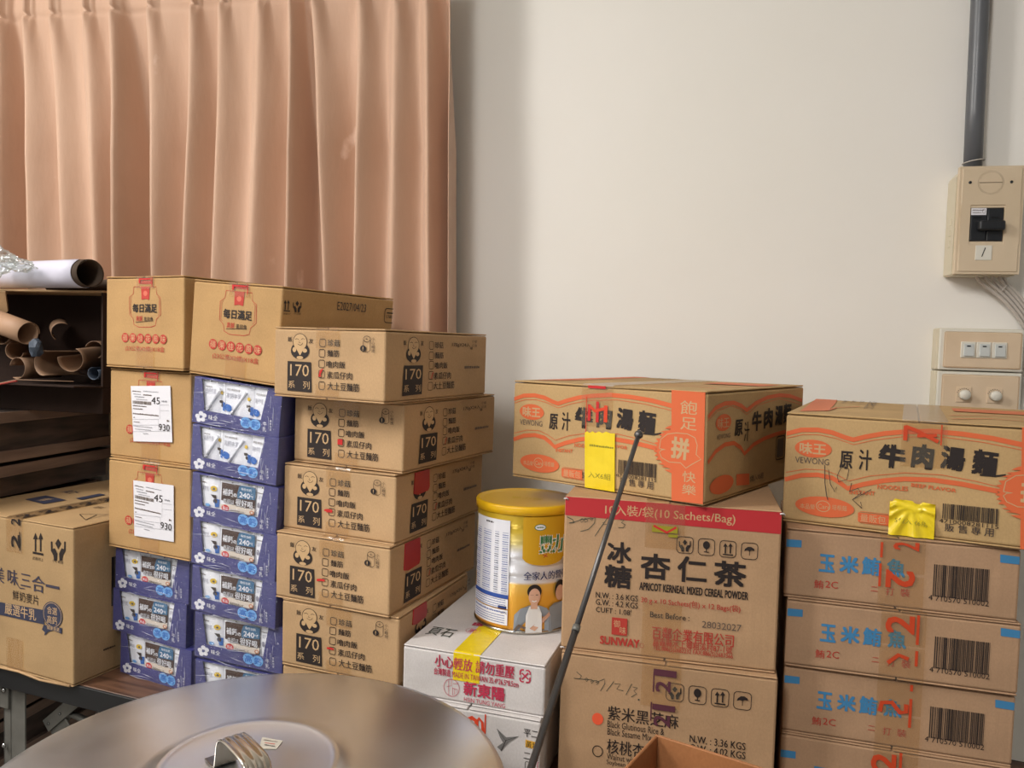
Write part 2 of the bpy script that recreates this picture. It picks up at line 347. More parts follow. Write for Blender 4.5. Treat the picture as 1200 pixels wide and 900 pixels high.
def carton(name, pose, mat, label, cat='box', group=None, tape=None, seed=0, gap=0.0016, flap_lift=0.0, tape_mat='tape'):
    x, y, z, yaw, roll, w, d, h = pose
    root = empty(name, (x, y, z), (0, R(roll), R(yaw)), label, cat, group); rd = random.Random(seed)
    t = 0.0024; gap *= 0.6
    b = MB(); b.box(0, w, 0, d, t + 0.0004, h - t - gap, 0.0028, 2); b.build('body', mat, root)
    for k in (0, 1):
        x0, x1 = (0.0006, w / 2 - 0.0008) if k == 0 else (w / 2 + 0.0008, w - 0.0006)
        f = MB(); f.box(x0, x1, -0.0012 * rd.random(), d, h - t, h, 0.0011, 1)
        # the free edge of the flap bows a little
        for v in f.bm.verts:
            e = abs(v.co.x - (0 if k == 0 else w)) / (w / 2); v.co.z -= 0.0012 * e * rd.random() + 0.0
        f.build('top_flap', mat, root)
        f = MB(); f.box(x0, x1, -0.0010 * rd.random(), d, 0, t, 0.0011, 1); f.build('bottom_flap', mat, root)
    if tape:
        u, tw, dn, up = tape
        if dn: strip(root, 'packing_tape', M[tape_mat], [(u, d * 0.99, h + 0.0006), (u, 0.004, h + 0.0007), (u, -0.0016, h - 0.0012), (u, -0.0019, h - 0.006), (u, -0.0019, h - dn * 0.5), (u, -0.0017, h - dn)], (1, 0, 0), tw)
        if up: strip(root, 'packing_tape', M[tape_mat], [(u, -0.0019, up), (u, -0.0019, up * 0.4), (u, -0.0017, 0.001)], (1, 0, 0), tw)
    return root

# ---------------------------------------------------------------- artwork in face metres and box poses
ART = {
'canned_front': [
  ('t','飯',0.0312,0.0869,0.0088,0.0078,'K',0.01,0),
  ('t','友',0.0722,0.0853,0.0086,0.0073,'K',0.01,0),
  ('e',0.0513,0.0701,0.036,0.0256,'K'),
  ('e',0.051,0.0833,0.0266,0.024,'T'),
  ('o',0.051,0.0833,0.0266,0.0248,0.0009,'K'),
  ('p',[(0.0403,0.0784),(0.0618,0.079),(0.0521,0.0639),(0.0507,0.0639)],'T'),
  ('e',0.0404,0.0717,0.0073,0.0078,'T'),
  ('e',0.0606,0.0708,0.0086,0.0062,'T'),
  ('e',0.0515,0.06,0.0129,0.005,'T'),
  ('s',[(0.0415,0.087),(0.0451,0.0882),(0.0487,0.0868)],0.0007,'K'),
  ('s',[(0.0531,0.0869),(0.0566,0.0885),(0.0602,0.0874)],0.0007,'K'),
  ('s',[(0.0467,0.0805),(0.0511,0.0783),(0.0554,0.0799),(0.0567,0.0823)],0.0007,'K'),
  ('s',[(0.0502,0.0852),(0.0492,0.0821),(0.0524,0.0822)],0.0006,'K'),
  ('p',[(0.0276,0.0542),(0.0729,0.054),(0.0751,0.0091),(0.0278,0.0098)],'K'),
  ('t','170',0.0512,0.0411,0.0364,0.0175,'T',0.0,0),
  ('t','系',0.0362,0.0195,0.0129,0.0108,'T',0,0),
  ('t','列',0.0649,0.0195,0.0126,0.0118,'T',0,0),
  ('ro',0.0945,0.0832,0.0108,0.0111,0.0009,'K'),
  ('ro',0.0936,0.0679,0.0108,0.0111,0.0009,'K'),
  ('ro',0.0934,0.0524,0.0109,0.0111,0.0009,'K'),
  ('ro',0.0935,0.0372,0.0109,0.0111,0.0009,'K'),
  ('ro',0.0943,0.0206,0.0109,0.0111,0.0009,'K'),
  ('t','珍菇',0.1152,0.0835,0.0231,0.0101,'K',0.02,0),
  ('t','麵筋',0.1145,0.0684,0.0224,0.0101,'K',0.02,0),
  ('t','嚕肉飯',0.1197,0.0523,0.0348,0.0104,'K',0.02,0),
  ('t','素瓜仔肉',0.1267,0.0367,0.0467,0.011,'K',0.02,0),
  ('t','大土豆麵筋',0.134,0.0207,0.058,0.0121,'K',0.02,0),
  ('o',0.1748,0.0907,0.0122,0.0084,0.0007,'K'),
  ('s',[(0.1686,0.0903),(0.168,0.0744)],0.0007,'K'),
  ('s',[(0.1809,0.0906),(0.181,0.0748),(0.177,0.0724),(0.1726,0.0723)],0.0007,'K'),
  ('e',0.1685,0.0771,0.0102,0.009,'K'),
  ('r',0.1683,0.0778,0.0011,0.004,'T'),
  ('r',0.1684,0.0744,0.0011,0.0008,'T'),
  ('s',[(0.1725,0.0906),(0.177,0.0907)],0.0006,'K'),
  ('s',[(0.1747,0.0924),(0.1748,0.089)],0.0006,'K'),
  ('t','小',0.1861,0.0907,0.0055,0.0048,'K',0,0),
  ('t','心',0.1862,0.0852,0.0055,0.0048,'K',0,0),
  ('t','輕',0.1864,0.0798,0.0055,0.0048,'K',0,0),
  ('t','放',0.1865,0.0743,0.0055,0.0048,'K',0,0),
],
'canned_side': [
  ('t','飯',0.0461,0.0871,0.0075,0.0072,'K',0.01,0),
  ('t','友',0.0909,0.0871,0.008,0.0075,'K',0.01,0),
  ('e',0.0687,0.0703,0.0379,0.0254,'K'),
  ('e',0.0681,0.0834,0.028,0.0238,'T'),
  ('o',0.0681,0.0834,0.028,0.0246,0.0009,'K'),
  ('p',[(0.0571,0.0787),(0.0798,0.0789),(0.0697,0.0641),(0.0682,0.0641)],'T'),
  ('e',0.0573,0.0722,0.0074,0.0076,'T'),
  ('e',0.0786,0.0707,0.0092,0.0062,'T'),
  ('e',0.0691,0.0603,0.0136,0.005,'T'),
  ('s',[(0.0582,0.0871),(0.0619,0.0883),(0.0657,0.0868)],0.0007,'K'),
  ('s',[(0.0702,0.0869),(0.074,0.0885),(0.0778,0.0874)],0.0007,'K'),
  ('s',[(0.0637,0.0807),(0.0683,0.0784),(0.0728,0.08),(0.0742,0.0823)],0.0007,'K'),
  ('s',[(0.0673,0.0853),(0.0663,0.0822),(0.0697,0.0823)],0.0006,'K'),
  ('p',[(0.0449,0.054),(0.094,0.0538),(0.0922,0.0105),(0.041,0.0095)],'K'),
  ('t','170',0.0689,0.0411,0.041,0.0155,'T',0,0),
  ('t','系',0.0516,0.0203,0.0132,0.0102,'T',0,0),
  ('t','列',0.0821,0.0199,0.0138,0.0105,'T',0,0),
  ('ro',0.1156,0.0841,0.0122,0.0119,0.0008,'K'),
  ('ro',0.1158,0.0681,0.0123,0.0119,0.0008,'K'),
  ('ro',0.1165,0.0539,0.0123,0.0119,0.0008,'K'),
  ('ro',0.1161,0.0383,0.0123,0.0119,0.0008,'K'),
  ('ro',0.1149,0.0215,0.0123,0.012,0.0008,'K'),
  ('t','珍菇',0.1374,0.0847,0.0241,0.0102,'K',0.02,0),
  ('t','麵筋',0.1384,0.0689,0.0242,0.0102,'K',0.02,0),
  ('t','嚕肉飯',0.1447,0.0533,0.0372,0.0103,'K',0.02,0),
  ('t','素瓜仔肉',0.1493,0.0371,0.0498,0.0113,'K',0.02,0),
  ('t','大土豆麵筋',0.1547,0.0217,0.0615,0.012,'K',0.02,0),
  ('t','170gX24入',0.2037,0.0859,0.0569,0.0081,'K',0,0),
  ('t','罐',0.237,0.081,0.0086,0.0047,'K',0,0),
  ('t','小',0.2423,0.0928,0.0087,0.005,'K2',0,0),
  ('t','心',0.2427,0.0861,0.0087,0.005,'K2',0,0),
  ('t','輕',0.2514,0.0921,0.0074,0.005,'K2',0,0),
  ('t','放',0.2518,0.0854,0.0074,0.005,'K2',0,0),
  ('l',0.2414,0.0494,0.0501,0.0057,'K3'),
],
'snack_front': [
  ('s',[(0.0738,0.1404),(0.1308,0.14),(0.1318,0.1274),(0.1407,0.1225),(0.1422,0.093),(0.1314,0.0855),(0.1294,0.0749),(0.1181,0.0719),(0.0864,0.0713),(0.0744,0.0756),(0.0725,0.0858),(0.0631,0.0929),(0.0623,0.1225),(0.0727,0.1286),(0.0738,0.1404)],0.0009,'R'),
  ('s',[(0.0697,0.1235),(0.066,0.1209),(0.0662,0.0943),(0.07,0.0915)],0.0006,'R'),
  ('s',[(0.1348,0.1235),(0.138,0.1205),(0.1383,0.0946),(0.1351,0.0915)],0.0006,'R'),
  ('p',[(0.0927,0.1407),(0.1144,0.1405),(0.1129,0.1181),(0.1032,0.1197),(0.0936,0.118)],'R'),
  ('e',0.1034,0.1289,0.0102,0.0089,'R2'),
  ('p',[(0.086,0.1508),(0.1203,0.1505),(0.1191,0.1445),(0.0872,0.1452)],'R'),
  ('r',0.1203,0.1505,0.0015,0.012,'R'),
  ('t','每日滿足',0.1019,0.1039,0.0619,0.0153,'K',0.035,0),
  ('t','真鮮',0.0884,0.086,0.0171,0.0093,'R',0.02,0),
  ('t','虱目魚',0.112,0.0855,0.0234,0.0073,'K',0.01,0),
  ('s',[(0.0793,0.0794),(0.097,0.0808),(0.1225,0.0828)],0.0008,'K'),
  ('e',0.052,0.0526,0.0181,0.0165,'R'),
  ('t','蘋',0.052,0.0526,0.0125,0.0111,'T',0.0,0),
  ('e',0.072,0.0525,0.0179,0.0164,'R'),
  ('t','果',0.072,0.0525,0.0123,0.0111,'T',0.0,0),
  ('e',0.0918,0.0523,0.0177,0.0163,'R'),
  ('t','桂',0.0918,0.0523,0.0122,0.011,'T',0.0,0),
  ('e',0.1113,0.0522,0.0174,0.0162,'R'),
  ('t','花',0.1113,0.0522,0.012,0.0109,'T',0.0,0),
  ('e',0.1305,0.052,0.0172,0.016,'R'),
  ('t','風',0.1305,0.052,0.0119,0.0108,'T',0.0,0),
  ('e',0.1495,0.0519,0.017,0.0159,'R'),
  ('t','味',0.1495,0.0519,0.0117,0.0108,'T',0.0,0),
  ('t','(23公克X2條)X18盒',0.1029,0.0339,0.0998,0.0105,'R',0.0,0),
],
'snack_side': [
  ('r',0.0069,0.124,0.002,0.011,'K'),
  ('p',[(0.0035,0.1283),(0.006,0.1337),(0.0095,0.1286)],'K'),
  ('r',0.0135,0.1244,0.002,0.011,'K'),
  ('p',[(0.0101,0.1287),(0.0126,0.1342),(0.0162,0.129)],'K'),
  ('r',0.0109,0.1171,0.0137,0.0018,'K'),
  ('p',[(0.0321,0.1339),(0.0361,0.1303),(0.0329,0.1254),(0.0288,0.1298)],'K'),
  ('p',[(0.023,0.131),(0.0246,0.1311),(0.0256,0.125),(0.0283,0.1259),(0.032,0.1219),(0.0321,0.1161),(0.0285,0.1159),(0.0273,0.1201),(0.0237,0.1237)],'K'),
  ('p',[(0.0417,0.1322),(0.04,0.1321),(0.0402,0.1258),(0.0373,0.1264),(0.0344,0.122),(0.0354,0.1162),(0.0391,0.1164),(0.0395,0.1207),(0.0424,0.1248)],'K'),
  ('t','此面向上',0.0113,0.1128,0.0152,0.0029,'K',0,0),
  ('t','小心輕放',0.034,0.1139,0.0157,0.0029,'K',0,0),
  ('t','E2027/04/23',0.1677,0.1319,0.0779,0.0141,'K2',0,0),
  ('ro',0.2801,0.1222,0.0347,0.0258,0.0016,'K'),
  ('t','0.768KG',0.2791,0.1203,0.0231,0.0061,'K',0,0),
  ('r',0.2782,0.1271,0.0192,0.0023,'K'),
],
'oat_front': [
  ('r',0.2393,0.2376,0.004,0.0242,'K'),
  ('p',[(0.2332,0.2466),(0.2394,0.2591),(0.2454,0.2481)],'K'),
  ('r',0.2527,0.2393,0.0039,0.0241,'K'),
  ('p',[(0.2467,0.2483),(0.2527,0.2607),(0.2588,0.2498)],'K'),
  ('r',0.246,0.2228,0.0274,0.0039,'K'),
  ('p',[(0.2976,0.2559),(0.3048,0.2484),(0.2976,0.2374),(0.2904,0.2466)],'K'),
  ('p',[(0.2791,0.2485),(0.2823,0.2489),(0.2831,0.2355),(0.2888,0.238),(0.2952,0.2296),(0.2944,0.2169),(0.2872,0.2159),(0.2855,0.2249),(0.2791,0.2325)],'K'),
  ('p',[(0.3159,0.2532),(0.3128,0.2528),(0.312,0.2393),(0.3064,0.2403),(0.3,0.2302),(0.3008,0.2177),(0.308,0.2187),(0.3096,0.2281),(0.3159,0.2373)],'K'),
  ('t','此面向上',0.246,0.2134,0.0284,0.006,'K',0,0),
  ('t','小心輕放',0.2969,0.2154,0.0276,0.0053,'K',0,0),
  ('t','美',0.1429,0.1699,0.0259,0.0288,'N2',0.02,0),
  ('t','味',0.179,0.1708,0.0282,0.0286,'N2',0.02,0),
  ('s',[(0.1887,0.1618),(0.1985,0.1537),(0.211,0.1547)],0.0016,'N2'),
  ('t','三',0.2138,0.1702,0.0262,0.0226,'N2',0.0,0),
  ('t','合',0.2471,0.1686,0.0338,0.0299,'N2',0.02,0),
  ('t','一',0.2835,0.1692,0.0345,0.0048,'N2',0.03,0),
  ('t','鮮奶麥片',0.2137,0.1391,0.0691,0.0179,'K',0,0),
  ('p',[(0.0089,0.115),(0.26,0.1243),(0.2627,0.0986),(0.0087,0.094)],'N'),
  ('t','嚴選牛乳',0.1997,0.1113,0.0837,0.0209,'T',0.01,0),
  ('e',0.2835,0.1194,0.0505,0.0464,'N'),
  ('o',0.2835,0.1194,0.0452,0.0419,0.0008,'T'),
  ('t','含選',0.2827,0.1267,0.0252,0.013,'T',0,0),
  ('t','高鈣',0.2827,0.11,0.0253,0.0139,'T',0,0),
  ('p',[(0.2613,0.098),(0.3078,0.1004),(0.3073,0.0898),(0.2867,0.0922),(0.2734,0.088),(0.2632,0.0787),(0.264,0.0854),(0.2567,0.0886)],'N'),
  ('t','健康首選',0.2854,0.0955,0.0319,0.0071,'T',0,0),
],
'oat_top': [
  ('p',[(0.052,0.1102),(0.0493,0.1561),(0.1232,0.1457),(0.1215,0.0998)],'N'),
  ('t','鮮',0.0868,0.1269,0.0173,0.0275,'T',0,0),
  ('t','美味三合一',0.0612,0.2048,0.0395,0.0282,'N2',0.01,0),
  ('p',[(0.1229,0.1666),(0.121,0.2228),(0.1414,0.2204),(0.1452,0.1626)],'N'),
  ('s',[(0.256,0.0725),(0.3024,0.0484),(0.299,0.0981),(0.2532,0.0747)],0.002,'K'),
  ('s',[(0.3024,0.0484),(0.2847,0.0847)],0.002,'K'),
  ('t','嚴選牛乳',0.2351,0.1308,0.0215,0.0157,'K',0,0),
],
'oat_side': [
  ('l',0.071,0.0449,0.0249,0.0044,'K'),
],
'tray_band': [
  ('e',0.0183,0.0168,0.0097,0.0075,'W'),
  ('e',0.0255,0.0142,0.0097,0.0075,'W'),
  ('e',0.0232,0.0073,0.0097,0.0075,'W'),
  ('e',0.0146,0.0056,0.0098,0.0075,'W'),
  ('e',0.0115,0.0115,0.0098,0.0075,'W'),
  ('e',0.0186,0.0111,0.0059,0.0046,'N3'),
  ('t','味全',0.0442,0.0128,0.0191,0.0082,'W',0.02,0),
  ('e',0.1115,0.0143,0.0216,0.0181,'B1'),
  ('e',0.1304,0.0138,0.0213,0.018,'B1'),
  ('t','高',0.1115,0.0142,0.015,0.012,'B2',0.03,0),
  ('t','鈣',0.1304,0.0135,0.0149,0.0119,'B2',0.03,0),
  ('t','牛',0.1493,0.0175,0.0075,0.0076,'W',0,0),
  ('t','乳',0.1493,0.0089,0.0075,0.0076,'W',0,0),
  ('t','營',0.1602,0.0238,0.0037,0.0036,'W',0,0),
  ('t','養',0.1606,0.0193,0.0037,0.0036,'W',0,0),
  ('t','加',0.1609,0.0148,0.0037,0.0036,'W',0,0),
  ('t','倍',0.1612,0.0102,0.0037,0.0036,'W',0,0),
],
'pouch_plain': [
  ('s',[(0.0526,0.0763),(0.0543,0.0198)],0.0006,'G1'),
  ('s',[(0.1306,0.0743),(0.1331,0.0224)],0.0006,'G1'),
  ('t','高鈣牛乳',0.0232,0.0524,0.0193,0.0079,'G1',0.0,0),
  ('l',0.0195,0.0623,0.0122,0.0022,'K3'),
  ('e',0.0419,0.0539,0.0125,0.0091,'YF'),
  ('e',0.0424,0.0532,0.0048,0.0041,'K3'),
  ('p',[(0.0371,0.0435),(0.0473,0.0435),(0.0482,0.0376),(0.0436,0.0374),(0.0414,0.0395)],'K2'),
  ('e',0.0459,0.0332,0.008,0.0078,'K2'),
  ('p',[(0.0436,0.0368),(0.0532,0.0366),(0.0526,0.0234),(0.046,0.0229)],'B2'),
  ('e',0.0311,0.0249,0.0101,0.0053,'B1'),
  ('t','高鈣牛乳',0.141,0.0547,0.0113,0.0067,'G1',0,0),
  ('l',0.1392,0.0617,0.0121,0.0024,'K3'),
  ('e',0.1371,0.0417,0.0057,0.0091,'G1'),
  ('r',0.027,0.0722,0.0028,0.0016,'K2'),
  ('r',0.081,0.0702,0.0027,0.0015,'K2'),
  ('r',0.1129,0.0712,0.0027,0.0015,'K2'),
  ('r',0.1424,0.071,0.0026,0.0015,'K2'),
],
'tray_sticker': [
  ('p',[(0.0604,0.0679),(0.1304,0.0689),(0.1308,0.0436),(0.1308,0.0351),(0.1126,0.0327),(0.0869,0.0346),(0.0607,0.0383)],'BR'),
  ('p',[(0.0602,0.0311),(0.087,0.0341),(0.1126,0.0324),(0.1309,0.0343),(0.1304,0.028),(0.1211,0.0224),(0.0597,0.0232)],'CR'),
  ('p',[(0.097,0.0665),(0.1023,0.0687),(0.1256,0.0688),(0.1305,0.0674),(0.1308,0.049),(0.1116,0.0474),(0.0941,0.046),(0.0934,0.0553)],'TL'),
  ('t','每份含鈣',0.1117,0.0632,0.0215,0.0046,'W',0.02,0),
  ('t','240',0.1088,0.0534,0.0216,0.0089,'W',0.03,0),
  ('t','mg',0.1232,0.0533,0.0065,0.0043,'W',0.0,0),
  ('t','補鈣',0.0738,0.053,0.0229,0.013,'K',0.07,0),
  ('t','補鈣',0.0738,0.053,0.0217,0.0118,'W',0.02,0),
  ('t','の',0.0894,0.0507,0.007,0.0055,'W',0.04,0),
  ('t','也可以',0.0767,0.0385,0.024,0.0084,'K',0.06,0),
  ('t','也可以',0.0767,0.0385,0.0232,0.0074,'W',0.01,0),
  ('t','很好喝',0.1086,0.0394,0.0366,0.0135,'K',0.06,0),
  ('t','很好喝',0.1086,0.0394,0.0351,0.0123,'W',0.02,0),
  ('e',0.0706,0.026,0.0158,0.0112,'R3'),
  ('t','新品',0.0706,0.026,0.0111,0.0053,'W',0.02,0),
  ('t','營養美味新上市',0.0955,0.0248,0.0292,0.0034,'K2',0,0),
  ('e',0.1256,0.0274,0.0095,0.0067,'BR2'),
  ('e',0.1256,0.0274,0.005,0.0037,'CR'),
],
'pouch_straws': [
  ('s',[(0.0592,0.0755),(0.0632,0.0246)],0.0006,'G1'),
  ('s',[(0.1186,0.0719),(0.1209,0.0243)],0.0006,'G1'),
  ('t','高鈣牛乳',0.0317,0.0561,0.021,0.0083,'G1',0,0),
  ('t','高鈣牛乳',0.0799,0.0532,0.0323,0.009,'G1',0,0),
  ('t','高鈣牛乳',0.1309,0.0517,0.0181,0.0081,'G1',0,0),
  ('t','來自 鮮純牧場',0.0773,0.0633,0.0272,0.0036,'K3',0,0),
  ('t','來自 鮮純牧場',0.1357,0.0625,0.0255,0.0038,'K3',0,0),
  ('t','鮮純牧場',0.0272,0.0629,0.0123,0.0028,'K3',0,0),
  ('p',[(0.0496,0.043),(0.0557,0.0431),(0.0577,0.0403),(0.0545,0.0376),(0.05,0.0389)],'K2'),
  ('e',0.0556,0.035,0.0062,0.0061,'K2'),
  ('p',[(0.0568,0.0405),(0.0621,0.0405),(0.062,0.0258),(0.0563,0.0271)],'B2'),
  ('e',0.0698,0.0325,0.0157,0.0121,'B2'),
  ('e',0.0668,0.0362,0.0069,0.0055,'B2'),
  ('e',0.0528,0.0556,0.0059,0.0061,'YF'),
  ('p',[(0.1065,0.0423),(0.1125,0.0424),(0.1144,0.0396),(0.1113,0.037),(0.1069,0.0382)],'K2'),
  ('e',0.1124,0.0344,0.006,0.006,'K2'),
  ('p',[(0.1135,0.0398),(0.1186,0.0398),(0.1186,0.0254),(0.1131,0.0267)],'B2'),
  ('e',0.1261,0.0319,0.0152,0.0119,'B2'),
  ('e',0.1232,0.0356,0.0066,0.0054,'B2'),
  ('e',0.1098,0.0522,0.0057,0.006,'YF'),
  ('r',0.0311,0.0724,0.0028,0.0017,'K2'),
  ('r',0.0892,0.0726,0.0027,0.0016,'K2'),
  ('r',0.1473,0.0717,0.0026,0.0016,'K2'),
],
'noodle_front': [
  ('s',[(0.0003,0.1212),(0.0199,0.1277),(0.0409,0.1293),(0.0591,0.127),(0.0746,0.1218),(0.0853,0.1194),(0.0995,0.1243),(0.1213,0.1304),(0.1428,0.1341),(0.1754,0.1376),(0.2096,0.1365),(0.2428,0.1335),(0.2836,0.1264)],0.0062,'O'),
  ('s',[(0.0017,0.115),(0.0228,0.1217),(0.0437,0.1228),(0.0645,0.1194),(0.0856,0.1128),(0.1095,0.1208),(0.1407,0.1275),(0.1872,0.1312),(0.2322,0.128),(0.2839,0.1202)],0.0008,'O'),
  ('s',[(0.0014,0.0578),(0.0225,0.0657),(0.0435,0.0684),(0.0618,0.066),(0.0722,0.0602),(0.0814,0.0539),(0.0999,0.0614),(0.1241,0.0689),(0.148,0.0735),(0.1807,0.0755),(0.2127,0.0736),(0.2514,0.0688)],0.0062,'O'),
  ('s',[(0.0026,0.0677),(0.0275,0.0747),(0.051,0.0758),(0.0666,0.0713),(0.0822,0.064),(0.1068,0.0731),(0.1476,0.0815),(0.1895,0.083),(0.2258,0.0789),(0.2533,0.0741)],0.0008,'O'),
  ('e',0.0362,0.1034,0.047,0.0241,'O'),
  ('t','味王',0.0357,0.1033,0.034,0.0157,'T',0.035,0),
  ('t','VEWONG',0.0354,0.0867,0.0432,0.0084,'K3',0,0),
  ('t','原',0.0779,0.0917,0.0156,0.0237,'K',0.035,0),
  ('t','汁',0.1009,0.0938,0.0153,0.0272,'K',0.03,0),
  ('t','牛',0.1323,0.1016,0.0317,0.0311,'K',0.075,-4),
  ('t','肉',0.1673,0.1042,0.026,0.0322,'K',0.065,-4),
  ('t','湯',0.201,0.1051,0.027,0.0312,'K',0.055,-4),
  ('t','麵',0.2356,0.1026,0.0283,0.0333,'K',0.05,-4),
  ('s',[(0.2309,0.0872),(0.2473,0.0873),(0.2584,0.0899)],0.0022,'K'),
  ('t','INSTANT',0.0991,0.0501,0.031,0.0066,'O',0.03,3),
  ('t','NOODLES',0.1349,0.0608,0.036,0.0065,'O',0.03,1),
  ('t','BEEF FLAVOR',0.1812,0.0658,0.0506,0.0068,'O',0.03,-3),
  ('e',0.0537,0.0259,0.0744,0.0274,'O'),
  ('o',0.0521,0.0266,0.0171,0.0145,0.001,'T'),
  ('t','本品榮',0.0323,0.0242,0.0189,0.0073,'T',0.0,0),
  ('t','Care',0.0532,0.0262,0.0155,0.0062,'T',0,0),
  ('t','培根麵',0.0725,0.0268,0.0183,0.0072,'T',0,0),
  ('ro',0.1374,0.0178,0.0816,0.0151,0.0006,'O'),
  ('p',[(0.0954,0.0235),(0.1323,0.0242),(0.1329,0.011),(0.0959,0.0114)],'O'),
  ('t','量販包',0.1138,0.017,0.0304,0.0104,'T',0,0),
  ('t','5包入X6組',0.1529,0.0182,0.0407,0.0107,'K2',0.01,0),
  ('b',0.2229,0.0376,0.0602,0.0192,42,'K'),
  ('t','4710008281115',0.2217,0.0249,0.0643,0.0052,'K',0,0),
  ('t','販',0.2014,0.0173,0.0104,0.0105,'K2',0.015,0),
  ('t','售',0.2158,0.0171,0.0103,0.0104,'K2',0.015,0),
  ('t','專',0.2301,0.0169,0.0101,0.0103,'K2',0.015,0),
  ('t','用',0.2442,0.0167,0.01,0.0103,'K2',0.015,0),
  ('p',[(0.2719,0.1511),(0.3206,0.1489),(0.3254,0.0022),(0.2774,0.001)],'O'),
  ('p',[(0.2748,0.1028),(0.2751,0.1028),(0.2689,0.1003),(0.2633,0.0968),(0.2739,0.0974),(0.2689,0.0948),(0.2583,0.0926),(0.2643,0.0915),(0.2541,0.0876),(0.2603,0.0875),(0.2572,0.083),(0.2509,0.0822),(0.2549,0.0781),(0.2488,0.0763),(0.2535,0.073),(0.2478,0.0703),(0.2532,0.0679),(0.248,0.0644),(0.2539,0.0628),(0.2494,0.0586),(0.2556,0.058),(0.2519,0.0532),(0.2582,0.0537),(0.2617,0.0498),(0.2555,0.0484),(0.2659,0.0467),(0.26,0.0444),(0.2707,0.0443),(0.276,0.0428),(0.2653,0.0411),(0.2712,0.0389),(0.2775,0.0376),(0.2772,0.0375)],'O'),
  ('t','飽',0.2978,0.1275,0.0244,0.0185,'T',0.01,0),
  ('t','足',0.2986,0.1062,0.0235,0.0169,'T',0.01,0),
  ('t','快',0.3017,0.0357,0.0191,0.0149,'T',0.01,0),
  ('t','樂',0.3023,0.0188,0.02,0.0137,'T',0.01,0),
  ('t','拼',0.2875,0.0724,0.0265,0.0304,'T',0.05,-3),
  ('s',[(0.2567,0.0693),(0.2585,0.0819),(0.2685,0.09),(0.2819,0.0926),(0.2974,0.0926),(0.3084,0.0885),(0.312,0.0788),(0.3109,0.0667),(0.318,0.061),(0.3054,0.053),(0.2969,0.0469),(0.2889,0.0531),(0.2722,0.0523),(0.2606,0.0572),(0.2569,0.0641),(0.2602,0.0676),(0.2666,0.0686),(0.2602,0.0688),(0.2567,0.0693)],0.0011,'T'),
],
'noodle_side': [
  ('s',[(0.0007,0.1167),(0.024,0.1276),(0.0527,0.1325),(0.0831,0.1323),(0.1101,0.1269),(0.1299,0.1196),(0.1601,0.1282),(0.2071,0.1355),(0.2578,0.1373),(0.3055,0.1346),(0.3646,0.125)],0.006,'O'),
  ('s',[(0.0011,0.1117),(0.0292,0.1233),(0.0732,0.1285),(0.1051,0.1229),(0.1305,0.1134),(0.1721,0.1254),(0.2584,0.1321),(0.3578,0.119)],0.0008,'O'),
  ('s',[(0.0057,0.0565),(0.029,0.0694),(0.0577,0.0762),(0.0883,0.0759),(0.113,0.0674),(0.1276,0.0574),(0.1604,0.0679),(0.2013,0.0737),(0.2513,0.0771),(0.2913,0.0779),(0.3633,0.0743)],0.006,'O'),
  ('e',0.051,0.1068,0.0507,0.0232,'O'),
  ('t','味王',0.0511,0.1063,0.0368,0.0145,'T',0.02,0),
  ('t','VEWONG',0.0527,0.088,0.0449,0.0063,'K3',0,0),
  ('t','原',0.1033,0.0962,0.0279,0.0233,'K',0.035,0),
  ('t','汁',0.1329,0.0888,0.019,0.0287,'K',0.02,0),
  ('t','牛',0.1697,0.102,0.0365,0.0294,'K',0.05,0),
  ('t','肉',0.2153,0.104,0.035,0.0303,'K',0.05,0),
  ('t','湯',0.2599,0.1058,0.0331,0.0312,'K',0.05,0),
  ('t','麵',0.2962,0.1074,0.0347,0.0319,'K',0.05,0),
  ('e',0.0525,0.022,0.0775,0.0253,'O'),
  ('p',[(0.1003,0.0308),(0.1473,0.0267),(0.1489,0.0098),(0.1019,0.0145)],'O'),
  ('t','5包入X6組',0.177,0.0182,0.0513,0.0092,'K2',0.01,0),
  ('ro',0.2703,0.0541,0.0404,0.0365,0.0015,'K'),
  ('r',0.2703,0.0541,0.0269,0.0292,'K3'),
],
'noodle_top': [
  ('p',[(-0.0173,0.4187),(-0.001,0.4822),(0.0361,0.4946),(0.0433,0.2147),(0.0465,0.0678),(0.0139,0.0279)],'O2'),
  ('t','用料',0.0513,0.3654,0.0064,0.1742,'K3',0,0),
  ('t','用料',0.0642,0.3799,0.0065,0.1768,'K3',0,0),
  ('t','用料',0.0773,0.3946,0.0066,0.1794,'K3',0,0),
  ('t','原汁牛肉',0.094,0.3007,0.0124,0.2848,'K3',0,0),
  ('s',[(0.0452,0.0665),(0.0514,0.1506),(0.0809,0.2096)],0.004,'O2'),
],
'almond_front': [
  ('p',[(-0.0044,0.215),(0.2852,0.2156),(0.2862,0.1854),(-0.0037,0.1889)],'R4'),
  ('t','10入裝/袋(10 Sachets/Bag)',0.1419,0.2,0.1714,0.0172,'T',0.01,0),
  ('s',[(0.0037,0.1866),(0.0115,0.1834),(0.0144,0.1791),(0.0067,0.178),(0.0199,0.1823),(0.0253,0.1861),(0.0276,0.1829),(0.0238,0.1804),(0.0221,0.1836),(0.0303,0.1865),(0.0331,0.1834),(0.0288,0.1808),(0.0281,0.1846),(0.0363,0.1875),(0.0396,0.1872),(0.0386,0.1838),(0.0358,0.1852),(0.0431,0.1886),(0.042,0.1805),(0.034,0.1715),(0.0231,0.1676)],0.0009,'GR'),
  ('s',[(0.0603,0.1902),(0.0509,0.1757),(0.0431,0.1626)],0.0009,'GR'),
  ('s',[(0.0529,0.1822),(0.0561,0.1835),(0.0541,0.1795),(0.0589,0.1804)],0.0008,'GR'),
  ('s',[(0.0689,0.1922),(0.0592,0.1736)],0.0008,'GR'),
